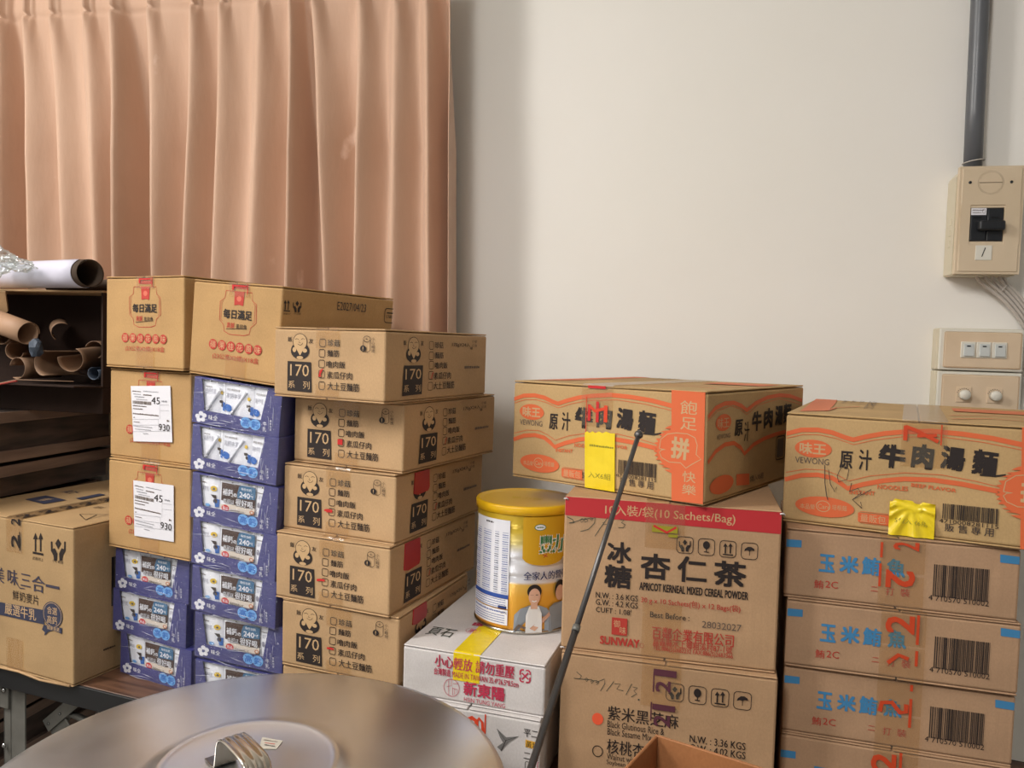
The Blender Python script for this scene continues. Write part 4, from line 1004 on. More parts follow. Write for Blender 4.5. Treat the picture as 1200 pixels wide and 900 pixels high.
def switch_plate(z0, kind, label):
    w, h, d = 0.142, 0.0765, 0.030
    root = empty('switch_box' if kind == 'rocker' else 'dimmer_box', (0.4535, WY, z0), label=label, cat='switch')
    b = MB(); b.box(0, w, -d + 0.004, 0, 0, h, 0.003, 2); b.build('surface_box', M['beige_side'], root)
    b = MB(); b.box(0.004, w, -d - 0.001, -d + 0.006, 0.0005, h - 0.001, 0.002, 2); b.build('plate_frame', M['cream'], root)
    b = MB(); b.box(0.011, w - 0.004, -d - 0.0035, -d, 0.005, h - 0.006, 0.003, 3); b.build('face_plate', M['plate'], root)
    if kind == 'rocker':
        for i in range(3):
            x = 0.0385 + i * 0.0255
            b = MB(); b.box(x, x + 0.0245, -d - 0.0055, -d - 0.002, 0.0235, 0.0525, 0.001); fr = b.build('rocker_frame', M['cream'], root)
            b = MB(); b.box(x + 0.0045, x + 0.0215, -d - 0.0085, -d - 0.004, 0.0265, 0.0495, 0.0008)
            for v in b.bm.verts:
                if v.co.z > 0.04: v.co.y += 0.0025
            ro = b.build('rocker', M['rocker'], fr)
            b = MB(); b.box(x + 0.0095, x + 0.0155, -d - 0.0072, -d - 0.0050, 0.0435, 0.0458); b.build('indicator', M['black_plastic'], fr)
    else:
        for i in range(2):
            x = 0.0475 + i * 0.0505
            b = MB(); b.box(x - 0.0125, x + 0.0125, -d - 0.005, -d - 0.002, 0.020, 0.048, 0.0006); sq = b.build('dimmer_base', M['plate'], root)
            b = MB(); b.lathe([(0, 0), (0.0092, 0), (0.0088, 0.010), (0.0078, 0.0118), (0, 0.0122)], 28)
            for v in b.bm.verts: v.co = Vector((x + v.co.x, -d - 0.005 - v.co.z, 0.034 + v.co.y))
            b.build('knob', M['cream'], sq)
            b = MB()
            for k in range(9):
                a = R(20 + k * 17.5); b.box(-0.0006, 0.0006, -0.0002, 0.0004, 0.0106, 0.0122, mat=Matrix.Translation((x, -d - 0.0052, 0.034)) @ Matrix.Rotation(a - math.pi / 2, 4, 'Y'))
            b.build('dial_marks', pm('K3'), sq)
switch_plate(1.331, 'rocker', 'upper beige switch plate with three pale rocker switches')
switch_plate(1.2535, 'dimmer', 'lower beige switch plate with two round dimmer knobs')

# ---------------------------------------------------------------- folding table under the stacks
def table():
    yaw = R(-8.3); L, D, T = 1.86, 0.39, 0.028
    root = empty('folding_table', (-1.285, 1.1745, 0), (0, 0, yaw), 'folding table with wood grain top, black edge and grey steel legs', 'table')
    b = MB(); b.box(0.004, L - 0.004, 0.004, D - 0.004, 0.74 - T, 0.74, 0.001); b.build('tabletop', M['wood'], root)
    b = MB()
    b.box(0, L, -0.001, 0.004, 0.74 - T - 0.010, 0.7395, 0.001); b.box(0, L, D - 0.004, D, 0.74 - T - 0.010, 0.7395, 0.001); b.box(0, 0.004, 0.0, D, 0.74 - T - 0.010, 0.7395); b.box(L - 0.004, L, 0.0, D, 0.74 - T - 0.010, 0.7395)
    b.build('edge_band', M['black_edge'], root)
    b = MB(); b.box(0.05, L - 0.05, 0.03, 0.05, 0.685, 0.712); b.box(0.05, L - 0.05, D - 0.05, D - 0.03, 0.685, 0.712); b.build('under_frame', M['leg_grey'], root)
    for lx in (0.075, L - 0.105):
        for ly in (0.018, D - 0.043):
            b = MB(); b.box(lx, lx + 0.055, ly, ly + 0.003, 0.012, 0.702); b.box(lx, lx + 0.003, ly, ly + 0.025, 0.012, 0.702); b.box(lx + 0.019, lx + 0.0195, ly - 0.0012, ly, 0.012, 0.70)
            lg = b.build('leg', M['leg_grey'], root)
            b = MB(); b.box(lx - 0.003, lx + 0.019, ly - 0.006, ly - 0.001, 0.655, 0.704, 0.0008); br = b.build('bracket', M['leg_grey'], lg)
            for bz in (0.690, 0.585):
                q = MB(); q.lathe([(0, 0), (0.0052, 0), (0.0048, 0.003), (0.002, 0.005), (0, 0.005)], 12)
                for v in q.bm.verts: v.co = Vector((lx + 0.009 + v.co.x, ly - 0.006 - v.co.z * 0.9, bz + v.co.y))
                q.build('bolt', M['bolt'], lg)
            b = MB(); b.box(lx - 0.002, lx + 0.057, ly - 0.002, ly + 0.027, 0, 0.014, 0.002); b.build('foot', M['black_edge'], lg)
        b = MB(); b.tube([(lx + 0.01, 0.03, 0.18), (lx + 0.01, D - 0.03, 0.18)], 0.010, 10); b.build('cross_bar', M['leg_grey'], root)
        sgn = 1 if lx < 1 else -1
        # folding brace with its lock hook
        x0 = lx + (0.066 if sgn > 0 else -0.012); y0 = 0.05
        Mx = Matrix.Translation((x0, y0, 0.615)) @ Matrix.Rotation(-R(40) * sgn, 4, 'Y')
        b = MB(); b.box(0 if sgn > 0 else -0.115, 0.115 if sgn > 0 else 0, 0, 0.003, -0.012, 0.012, 0.0006, mat=Mx); br = b.build('brace', M['leg_grey'], root)
        for t in (0.012, 0.05):
            q = MB(); q.lathe([(0, 0), (0.0026, 0), (0.002, 0.002), (0, 0.002)], 10, )
            for v in q.bm.verts: v.co = Mx @ Vector((t * sgn + v.co.x, -v.co.z - 0.0002, v.co.y))
            q.build('rivet', M['bolt'], br)
        b = MB(); b.tube([(x0 + 0.01 * sgn, y0 + 0.012, 0.60), (x0 + 0.05 * sgn, y0 + 0.012, 0.645), (x0 + 0.085 * sgn, y0 + 0.012, 0.640), (x0 + 0.10 * sgn, y0 + 0.012, 0.60)], 0.007, 10); hk = b.build('lock_hook', M['leg_grey'], br)
        b = MB(); b.box(0 if sgn > 0 else -0.05, 0.05 if sgn > 0 else 0, 0.004, 0.007, -0.03, -0.006, 0.0006, mat=Mx); b.build('lock_plate', M['leg_grey'], br)
table()

# pile of folded tables left of the cartons, seen from its right end
def pile():
    tops = [1.193, 1.115, 1.085, 1.007]
    z = 1.007
    while z > 0.1:
        z -= 0.030 if len(tops) % 2 == 0 else 0.078; tops.append(z)
    pts = list(tops)
    for i, zt in enumerate(pts):
        if zt < 0.026: continue
        below = pts[i + 1] if i + 1 < len(pts) else 0.0
        pos = ['topmost', 'second from the top', 'third from the top', 'fourth from the top']
        lab = 'dark folded table with brown edge band, %s in the pile' % pos[i] if i < 4 else 'folded table low in the dark pile left of the folding table'
        root = empty('folded_table', (-1.303 if i < 3 else -1.345, 1.06, max(below, 0) if i + 1 < len(pts) else 0), (0, 0, R(-0.6 + 1.2 * ((i * 7) % 5) / 5)), lab, 'table', 'folded tables in the dark pile')
        z0 = root.location.z
        b = MB(); b.box(-0.45, 0, 0, 0.515, zt - 0.023 - z0, zt - z0, 0.001); b.build('board', M['pile_board'], root)
        b = MB(); b.box(-0.0005, 0.002, 0.0, 0.515, zt - 0.0225 - z0, zt - 0.0005 - z0, 0.0006); b.build('edge_band', M['pile_band'], root)
        gaph = zt - 0.023 - max(below, 0)
        if gaph > 0.02:
            b = MB(); b.box(-0.43, -0.006, 0.01, 0.505, max(below, 1.0225 if i == 2 else 0) - z0, zt - 0.023 - z0); b.build('apron', M['pile_board'], root)
        elif gaph > 0.003:
            for yy in (0.05, 0.45):
                b = MB(); b.box(-0.42, -0.03, yy, yy + 0.02, max(below, 0) - z0, zt - 0.023 - z0); b.build('spacer', M['black_edge'], root)
pile()

# ---------------------------------------------------------------- carton of poster rolls on the pile
def poster_carton():
    x0, x1, y0, y1, z0, z1 = -1.66, -1.118, 1.325, 1.448, 1.193, 1.437
    root = empty('poster_carton', (x0, y0, z0), (0, 0, 0), 'open brown carton lying on its side full of rolled posters', 'box')
    W, D, H = x1 - x0, y1 - y0, z1 - z0
    b = MB(); b.box(0, W, 0, D, H - 0.004, H, 0.001); b.build('top_wall', M['kraft'], root)
    b = MB(); b.box(0, W, 0, D, 0, 0.052, 0.001); b.build('bottom_wall', M['shaded_board'], root)  # thick dark block, also stands in for the shaded gap below the opening
    b = MB(); b.box(W - 0.004, W, 0, D, 0.052, H - 0.004); b.build('side_wall', M['shaded_board'], root)
    b = MB(); b.box(0, 0.004, 0, D, 0.052, H - 0.004); b.build('side_wall', M['shaded_board'], root)
    b = MB(); b.box(0.004, W - 0.004, D - 0.004, D, 0.052, H - 0.004); b.build('back_wall', M['shaded_board'], root)
    b = MB(); b.box(0, 0.33, -0.003, 0, -0.075, 0, 0.0005, mat=Matrix.Translation((W - 0.33, 0, 0.052)) @ Matrix.Rotation(R(-93), 4, 'X')); f = b.build('bottom_flap', M['shaded_board'], root)
    b = MB(); b.tube([(W - 0.42, -0.072, 0.028), (W - 0.25, -0.076, 0.040), (W - 0.128, -0.075, 0.0645)], 0.0022, 6); e = b.build('red_edge_strip', M['paper_red'], root); e['label'] = 'torn red edge strip'
    b = MB(); b.tube([(W - 0.42, -0.08, 0.020), (W - 0.25, -0.084, 0.034), (W - 0.23, -0.084, 0.031)], 0.0016, 6); e = b.build('white_edge_strip', M['label'], root)
    b = MB(); b.tube([(W - 0.25, -0.078, 0.040), (W - 0.128, -0.076, 0.0665), (W - 0.0, -0.076, 0.068)], 0.0009, 6); b.build('pale_edge', M['paper_kraft_shaded'], root)
    b = MB(); b.prism([(0, 0), (0.036, 0.0), (0.020, -0.045), (-0.03, -0.07), (-0.05, 0)], 0.003, (W - 0.262, -0.002, H - 0.004), ((1, 0, 0), (0, -0.5, 0.86), (0, -0.86, -0.5))); o = b.build('left_flap', M['kraft'], root)
poster_carton()
def paper_roll(name, tip, direction, length, r, mat, label, turns=1.35, group='posters rolled up in the open brown carton', oval=1.0, wall=0.0009, phase=2.0):
    """a sheet rolled on itself; tip is its open end"""
    root = empty(name, tip, (0, 0, 0), label, 'poster roll', group)
    d = Vector(direction).normalized(); a = d.cross(Vector((0, 0, 1))).normalized(); c = a.cross(d)
    V, F = [], []; n = int(32 * turns); k = 6
    for i in range(n + 1):
        t = 2 * math.pi * turns * i / n; rr = r * (1 - 0.13 * i / n)
        for j in range(k + 1): V.append(d * (length * j / k) + a * (rr * math.cos(t + phase)) + c * (rr * oval * math.sin(t + phase)))
    for i in range(n):
        for j in range(k): q = i * (k + 1) + j; F.append((q, q + 1, q + k + 2, q + k + 1))
    o = link('rolled_sheet', mesh_of('rolled_sheet', V, F, mat, smooth=True), root)
    md = o.modifiers.new('thickness', 'SOLIDIFY'); md.thickness = wall; md.offset = 0
    return root
r_ = paper_roll('paper_roll', (-1.124, 1.285, 1.4665), (-0.80, 0.30, 0.012), 0.42, 0.0285, M['paper_white'], 'white paper roll lying on top of the poster carton', 1.05, None)
q_ = paper_roll('inner_sheet', (0, 0, 0), (-0.80, 0.30, 0.012), 0.40, 0.0272, M['paper_inside'], 'x', 1.6, None, phase=5.0)
ch = q_.children[0]; ch.name = 'inner_sheet'; ch.parent = r_; ch.location = (0.016, -0.006, 0); ch['label'] = 'brown inner side of the roll'; bpy.data.objects.remove(q_)
paper_roll('paper_roll', (-1.098, 1.352, 1.4500), (-0.95, 0.22, 0.0), 0.22, 0.0120, M['paper_inside'], 'dark brown roll behind the end of the white paper roll', 1.5, None)
rolls = [((-1.268, 1.30, 1.348), (-0.90, 0.16, 0.22), 0.30, 0.0235, 'paper_tube', 'large kraft poster tube sticking out to the right of the open carton', 1.2, 0),
         ((-1.232, 1.345, 1.352), (-0.7, 0.7, 0.1), 0.095, 0.020, 'paper_kraft_shaded', 'curled brown sheet just behind the big kraft tube', 0.5, 1),
         ((-1.148, 1.335, 1.320), (-0.35, 0.9, 0), 0.095, 0.0185, 'paper_kraft_shaded', 'rightmost curled paper roll in the open carton', 0.62, 5.2),
         ((-1.192, 1.325, 1.300), (-0.2, 0.9, 0.05), 0.095, 0.0265, 'paper_kraft_shaded', 'wide brown roll low in the middle right of the carton', 0.7, 3.0),
         ((-1.335, 1.335, 1.312), (-0.3, 0.9, 0), 0.095, 0.019, 'paper_kraft_shaded', 'roll below the big tube at the left of the carton', 0.65, 2),
         ((-1.262, 1.33, 1.288), (0.15, 0.95, 0), 0.095, 0.027, 'paper_kraft_shaded', 'roll at the bottom middle of the carton', 0.6, 1.2),
         ((-1.325, 1.33, 1.278), (0.1, 0.95, 0), 0.095, 0.023, 'paper_kraft_shaded', 'roll at the bottom left of the carton', 0.8, 4.2),
         ((-1.152, 1.34, 1.272), (-0.1, 0.95, 0), 0.095, 0.013, 'paper_blue', 'small grey blue roll at the bottom right of the carton', 0.8, 2),
         ((-1.375, 1.34, 1.345), (-0.2, 0.95, 0), 0.095, 0.022, 'paper_kraft_shaded', 'roll at the far left edge of the open carton', 0.8, 2)]
for tip, dr, ln, r, mt, lab, tn, ph in rolls: paper_roll('poster_roll', tip, dr, ln, r, M[mt], lab, tn, phase=ph)
def crumple(name, loc, size, mat, label, cat, seed, sub=4, amp=0.35):
    b = bmesh.new(); bmesh.ops.create_icosphere(b, subdivisions=sub, radius=1.0)
    for v in b.verts:
        n = 0.0
        for k, f in enumerate((1.6, 3.3, 6.5)): n += abs(noise.noise(v.co * f + Vector((seed, seed * 2, 0)))) / (k + 1)
        v.co = v.co * (0.7 + amp * 2 * n); v.co = Vector((v.co.x * size[0], v.co.y * size[1], v.co.z * size[2]))
    me = bpy.data.meshes.new(name); b.to_mesh(me); b.free(); me.materials.append(mat)
    o = link(name, me, None, loc); return tag(o, label, cat)
crumple('crumpled_sheet', (-1.240, 1.288, 1.322), (0.014, 0.012, 0.021), M['paper_blue'], 'crumpled bluish paper hanging below the big kraft tube', 'paper', 3, 2, 0.30)
o = crumple('plastic_bag', (-1.335, 1.280, 1.489), (0.062, 0.030, 0.034), M['bag_film'], 'crumpled clear plastic bag lying on the white paper roll', 'plastic bag', 9, 4, 0.22)
b = bmesh.new(); bmesh.ops.create_icosphere(b, subdivisions=4, radius=1.0)
for v in b.verts:
    n = abs(noise.noise(v.co * 2.6 + Vector((4, 1, 7)))) + 0.5 * abs(noise.noise(v.co * 6 + Vector((1, 9, 2)))); v.co = Vector((v.co.x * 0.045, v.co.y * 0.016, v.co.z * 0.013)) * (0.8 + 0.6 * n)
me = bpy.data.meshes.new('bag_tail'); b.to_mesh(me); b.free(); me.materials.append(M['bag_film'])
t_ = link('bag_tail', me, o, (0.062, -0.006, -0.006), (0, R(8), R(-8)))

# ---------------------------------------------------------------- cartons
P = POSES
def tape_print(root, w, d, h, items, name='tape_print'):
    link(name, print_mesh(items, fm_front(w, d, h), 0.0022, (0.0, 0.0, w, h)), root)
LAB170 = {'A1': 'kraft carton marked 170, topmost of the 170 stack', 'A2': 'kraft carton marked 170, second from the top of its stack, red filled tick box',
          'A3': 'kraft carton marked 170, third from the top, red tape on its right side', 'A4': 'kraft carton marked 170, fourth from the top, longer red tape on its side',
          'A5': 'kraft carton marked 170, fifth from the top, just above the pot lid', 'A6': 'bottom kraft carton of the 170 stack, almost hidden behind the pot lid'}
reds = {'A1': [('s', [(0.0895, 0.0340), (0.0915, 0.0420), (0.0965, 0.0455), (0.0925, 0.0395), (0.0900, 0.0330), (0.0935, 0.0350)], 0.0022, 'R3')],
        'A2': [('r', 0.0920, 0.0385, 0.0095, 0.0085, 'R3'), ('s', [(0.0885, 0.0345), (0.0955, 0.0425)], 0.002, 'R3')],
        'A3': [('s', [(0.0800, 0.0385), (0.0870, 0.0400), (0.0950, 0.0395)], 0.0030, 'R3'), ('s', [(0.0840, 0.0370), (0.0950, 0.0375)], 0.0018, 'R3')],
        'A4': [('s', [(0.0790, 0.0385), (0.0860, 0.0400), (0.0935, 0.0400)], 0.0034, 'R3')], 'A5': [('s', [(0.0840, 0.0400), (0.0900, 0.0405), (0.0960, 0.0400)], 0.0032, 'R3')]}
redt = {'A3': (0.050, 0.0975, 0.066, 0.1015), 'A4': (0.0390, 0.0880, 0.058, 0.1015), 'A5': (0.0408, 0.0880, 0.078, 0.1035)}
for n in ('A1', 'A2', 'A3', 'A4', 'A5', 'A6'):
    ps = P[n]; w, d, h = ps[5:]
    rt = carton('canned_food_carton', ps, M['kraft'], LAB170[n], 'box', 'cartons marked 170 in one stack', (0.1036, 0.0430, 0.030, 0.022), seed=hash(n) % 97 if False else ord(n[1]))
    if n == 'A6':
        continue
    sh = list(ART['canned_front']); sd = ART['canned_side']
    add_print(rt, 'canned_front', 'front', w, d, 0.1053); add_print(rt, 'canned_side', 'right', w, d, 0.1053, 'side_lettering')
    o = link('red_tick', print_mesh(reds[n], fm_front(w, d, h), 0.0018), rt); o['label'] = 'red felt pen tick'
    o = link('red_tick', print_mesh([('s', [(0.0835 + 0.033, 0.0330), (0.0860 + 0.033, 0.0400), (0.0890 + 0.033, 0.0430)], 0.0016, 'R3')], fm_right(w, d, h), 0.0018), rt)
    if n in redt:
        u0, u1, v0, v1 = redt[n]; b = MB(); b.prism([(u0, v0 + 0.003), (u0 + 0.012, v0), (u1 - 0.004, v0 + 0.002), (u1, v0 + 0.008), (u1 - 0.002, v1), (u0 + 0.002, v1)], 0.0016, (w, 0, 0), ((0, 1, 0), (0, 0, 1), (1, 0, 0)))
        o = b.build('red_tape', M['red_tape'], rt); o['label'] = 'dull red tape over the printed figure'

LABSN = {'B1': 'golden kraft snack carton on top of the far left stack', 'B2': 'golden kraft snack carton resting tilted on the blue milk packs', 'B3': 'snack carton with white parcel label, upper of the two labelled ones', 'B4': 'snack carton with white parcel label, lower one above the milk packs'}
PL = [(0.0560, 0.1290), (0.1527, 0.1342), (0.1586, 0.0382), (0.0639, 0.0323)]
for n in ('B1', 'B2', 'B3', 'B4'):
    ps = P[n]; w, d, h = ps[5:]
    rt = carton('snack_carton', ps, M['kraft_gold'], LABSN[n], 'box', 'golden snack cartons on the left', (0.1036, 0.046, 0.022, 0.036), seed=ord(n[1]) + 7)
    add_print(rt, 'snack_front', 'front', w, d, h)
    # red band printed on the top tape and clear creases
    tape_print(rt, w, d, h, [('r', 0.1036, h - 0.0052, 0.030, 0.0026, 'R3'), ('r', 0.0905, h - 0.0085, 0.004, 0.007, 'R3'), ('r', 0.122, h - 0.010, 0.0014, 0.016, 'R3')])
    if n == 'B2': add_print(rt, 'snack_side', 'right', w, d, h, 'side_lettering')
    if n in ('B3', 'B4'):
        dx, dz, rz = (0, 0, 0) if n == 'B3' else (0.0075, -0.0065, -0.045)
        lr = MB(); lr.prism(PL, 0.0005, (0, -0.0022, 0), ((1, 0, 0), (0, 0, 1), (0, -1, 0)))
        lo = lr.build('parcel_label', M['label'], rt); lo['label'] = 'white printed parcel label'
        po = link('label_print', print_mesh(ART['parcel'], fm_front(w, d, h), 0.0030), lo)
        c0 = Vector((0.108, 0, 0.084)); Rm = Matrix.Rotation(-rz, 4, 'Y')
        lo.matrix_local = Matrix.Translation((dx, 0, dz)) @ Matrix.Translation(c0) @ Rm @ Matrix.Translation(-c0)

# blue milk powder multipacks, shrink wrapped
def lerp(a, b, t): return a + (b - a) * t
W0 = 0.178; H0 = 0.078
WIN = [(0.0145, 0.0745), (0.1500, 0.0745), (0.1400, 0.0225), (0.0240, 0.0225)]
def bulge(u, v, c0, c1):
    s = (u - c0) / (c1 - c0); s = min(max(s, 0), 1); q = min(max((v - 0.01) / 0.066, 0), 1)
    return 0.0042 * (math.sin(math.pi * s) ** 0.6) * (0.35 + 0.65 * math.sin(math.pi * min(max(1 - q * 0.9, 0), 1))) + 0.0008 * noise.noise(Vector((u * 150, v * 90, 2)))
_mc = {}
def milk_pack(ps, label, variant, group='blue shrink wrapped milk powder packs'):
    x, y, z, yaw, roll, w, d, h = ps
    root = empty('milk_powder_pack', (x, y, z), (0, R(roll), R(yaw)), label, 'pack', group)
    sx, sz = w / W0, h / H0
    if 'front' not in _mc:
        b = MB(); O = [(0.0, H0 - 0.001), (W0, H0 - 0.001), (W0, 0.0), (0.0, 0.0)]
        lo, hi = [], []
        for yy in (0.0, 0.0014):
            vo = [b.bm.verts.new((p[0], yy, p[1])) for p in O]; vi = [b.bm.verts.new((p[0], yy, p[1])) for p in WIN]; lo.append((vo, vi))
        for k in (0, 1):
            vo, vi = lo[k]
            for i in range(4): b.bm.faces.new((vo[i], vo[(i + 1) % 4], vi[(i + 1) % 4], vi[i]))
        for i in range(4):
            b.bm.faces.new((lo[0][0][i], lo[0][0][(i + 1) % 4], lo[1][0][(i + 1) % 4], lo[1][0][i])); b.bm.faces.new((lo[0][1][i], lo[0][1][(i + 1) % 4], lo[1][1][(i + 1) % 4], lo[1][1][i]))
        _mc['front'] = b.mesh('tray_front', M['tray_blue'])
        b = MB(); b.box(0, 0.0016, 0.0014, 0.2, 0.001, H0 - 0.001); b.box(W0 - 0.0016, W0, 0.0014, 0.2, 0.001, H0 - 0.001); b.box(0.0016, W0 - 0.0016, 0.1985, 0.2, 0.001, H0 - 0.001); b.box(0.0016, W0 - 0.0016, 0.0014, 0.1985, 0.0, 0.0016)
        b.box(0.0016, W0 - 0.0016, 0.0014, 0.1985, H0 - 0.002, H0 - 0.0006); _mc['tray'] = b.mesh('tray', M['tray_blue'])
        for i, (c0, c1) in enumerate(((0.006, 0.0525), (0.0525, 0.1185), (0.1185, 0.170))):
            V, F = [], []; N1, N2 = 14, 12
            for a in range(N1 + 1):
                for q in range(N2 + 1):
                    u = lerp(c0, c1, a / N1); v = lerp(0.004, 0.0745, q / N2); V.append((u, 0.0085 - bulge(u, v, c0, c1), v))
            nb = len(V)
            for (u, v) in ((c0, 0.004), (c1, 0.004), (c1, 0.0745), (c0, 0.0745)): V.append((u, 0.016, v))
            for a in range(N1):
                for q in range(N2): k = a * (N2 + 1) + q; F.append((k, k + N2 + 1, k + N2 + 2, k + 1))
            F.append((nb, nb + 3, nb + 2, nb + 1))
            _mc['pouch%d' % i] = mesh_of('pouch', V, F, M['pouch'], smooth=True)
        def pf(u, v, q):
            for c0, c1 in ((0.006, 0.0525), (0.0525, 0.1185), (0.1185, 0.170)):
                if c0 <= u <= c1: return (u, 0.0078 - bulge(u, v, c0, c1) - q, v)
            return (u, 0.0075, v)
        _mc['plain'] = print_mesh(ART['pouch_plain'], pf, 0.0002); _mc['straws'] = print_mesh(ART['pouch_straws'], pf, 0.0002)
        _mc['band'] = print_mesh(ART['tray_band'], fm_front(0, 0, 0), 0.0004)
        _mc['sticker'] = print_mesh(ART['tray_sticker'], lambda u, v, q: (u, 0.0030 - q, v), 0.0002, (WIN[3][0], 0.0150, 0.146, 0.0735))
        # film hugging the tray, puckered at its corners
        V, F = [], []; nx, nz = 26, 12
        for j in range(nz + 1):
            for i in range(nx + 1):
                u = -0.001 + (W0 + 0.003) * i / nx; v = -0.0006 + H0 * j / nz
                V.append((u, -0.0022 - 0.0016 * abs(noise.noise(Vector((u * 60, v * 110, 5)))) - 0.0018 * math.exp(-((v - 0.0225) / 0.004) ** 2) * abs(noise.noise(Vector((u * 40, 1, 5)))), v))
        for j in range(nz):
            for i in range(nx): k = j * (nx + 1) + i; F.append((k, k + 1, k + nx + 2, k + nx + 1))
        k = len(V)
        for j in range(nz + 1):
            for i in range(1, 9):
                t = i / 8; V.append((W0 + 0.002 + 0.0015 * noise.noise(Vector((t * 9, j * 0.9, 1))), -0.002 + 0.2 * t, -0.0006 + H0 * j / nz))
        for j in range(nz):
            F.append((j * (nx + 1) + nx, k + j * 8, k + (j + 1) * 8, (j + 1) * (nx + 1) + nx))
            for i in range(7): q = k + j * 8 + i; F.append((q, q + 1, q + 9, q + 8))
        _mc['film'] = mesh_of('shrink_film', V, F, M['film'], smooth=True)
    S = (sx, 1, sz)
    def put(nm, me, par=root):
        o = link(nm, me, par)
        if par is root: o.scale = S
        return o
    put('tray_front', _mc['front']); put('tray', _mc['tray']); put('band_print', _mc['band'])
    for i in range(3): p_ = put('pouch', _mc['pouch%d' % i])
    put('pouch_print', _mc['plain'] if variant else _mc['straws'])
    if variant: o = put('promotional_sticker', _mc['sticker']); o['label'] = 'brown and blue 240 mg sticker'
    else:
        for (a, c) in (((0.0305, 0.030), (0.0520, 0.0665)), ((0.0800, 0.0285), (0.1045, 0.0665))):
            b = MB(); b.tube([(a[0] - 0.003, 0.0030, a[1] - 0.006), (c[0], 0.0030, c[1] - 0.004)], 0.0021, 8); put('sachet_edge', b.mesh('sachet_edge', M['pouch']))
    put('shrink_film', _mc['film'])
    if 'crease' not in _mc:
        for vz in range(3):
            q = random.Random(vz + 3); b = MB()
            for k in range(7):
                u0 = q.uniform(0, 0.12); v0 = q.choice((0.002, 0.012, 0.022, 0.024, 0.05, 0.074)); L_ = q.uniform(0.02, 0.055); dv = q.uniform(-0.006, 0.008)
                b.tube([(u0, -0.0040, v0), (u0 + L_ * 0.5, -0.0046, v0 + dv * 0.7 + q.uniform(-0.001, 0.001)), (u0 + L_, -0.0040, min(v0 + dv, 0.076))], [0.0001, 0.00042, 0.0001], 5)
            for k in range(4):
                u0 = q.choice((0.004, 0.150, 0.160, 0.168)); v0 = q.uniform(0.01, 0.05); b.tube([(u0, -0.0040, v0), (u0 + q.uniform(-0.004, 0.004), -0.0044, v0 + 0.02)], 0.0003, 5)
            _mc['crease%d' % vz] = b.mesh('film_crease_glint', M['film_crease_glint'])
        _mc['crease'] = 0
    _mc['crease'] += 1
    put('film_crease_glint', _mc['crease%d' % (_mc['crease'] % 3)])['kind'] = 'stuff'
    return root
ORD = ['top', 'second', 'third', 'fourth', 'fifth', 'sixth', 'seventh']
for i in range(7):
    lab = ('blue milk powder pack showing straw like sachets, %s of its column' % ('topmost' if i == 0 else 'second from the top')) if i < 2 else 'blue milk powder pack with a 240 sticker, %s from the top of the tall column' % ORD[i]
    milk_pack(P['D%d' % (i + 1)], lab, i >= 2)
for i in range(3):
    milk_pack(P['C%d' % (i + 1)], 'blue milk powder pack, %s of the three under the labelled snack carton' % ['topmost', 'middle one', 'lowest'][i], True)

# large oat drink carton at the left
ps = P['E']; w, d, h = ps[5:]
rt = carton('oat_cereal_carton', ps, M['kraft_oat'], 'large kraft carton of oat cereal at the left end of the table', 'box', None, (0.1845, 0.044, 0.062, 0.060), seed=3, gap=0.001)
add_print(rt, 'oat_front', 'front', w, d, h); add_print(rt, 'oat_top', 'top', w, d, h, 'top_lettering'); add_print(rt, 'oat_side', 'right', w, d, h, 'side_lettering')
tape_print(rt, w, d, h, [('t', '2', 0.1880, h - 0.041, 0.022, 0.024, 'K', 0.04, 90), ('r', 0.2000, h - 0.040, 0.0022, 0.034, 'K'), ('t', '2', 0.1880, h - 0.006, 0.022, 0.012, 'K', 0.04, 90), ('r', 0.2000, h - 0.006, 0.0022, 0.012, 'K')])
it = []
for k in range(8): it += [('t', '2', 0.186, 0.018 + k * 0.042, 0.022, 0.026, 'K', 0.04, 90), ('r', 0.2000, 0.018 + k * 0.042, 0.0022, 0.034, 'K')]
link('tape_print', print_mesh(it, fm_top(w, d, h), 0.0012), rt)
b = MB(); b.tube([(0.12, -0.006, 0.001), (0.2, -0.004, 0.003), (0.26, -0.007, 0.001), (0.329, -0.002, 0.002)], 0.0022, 6); b.build('torn_edge', M['kraft'], rt)
o = MB().box(0.0, 0.0006, 0, 0.05, 0.10, 0.19); o = o.build('dark_side_panel', plain('dark_panel_print', (34, 28, 28), 0.6), rt, (w, 0.075, 0.02))

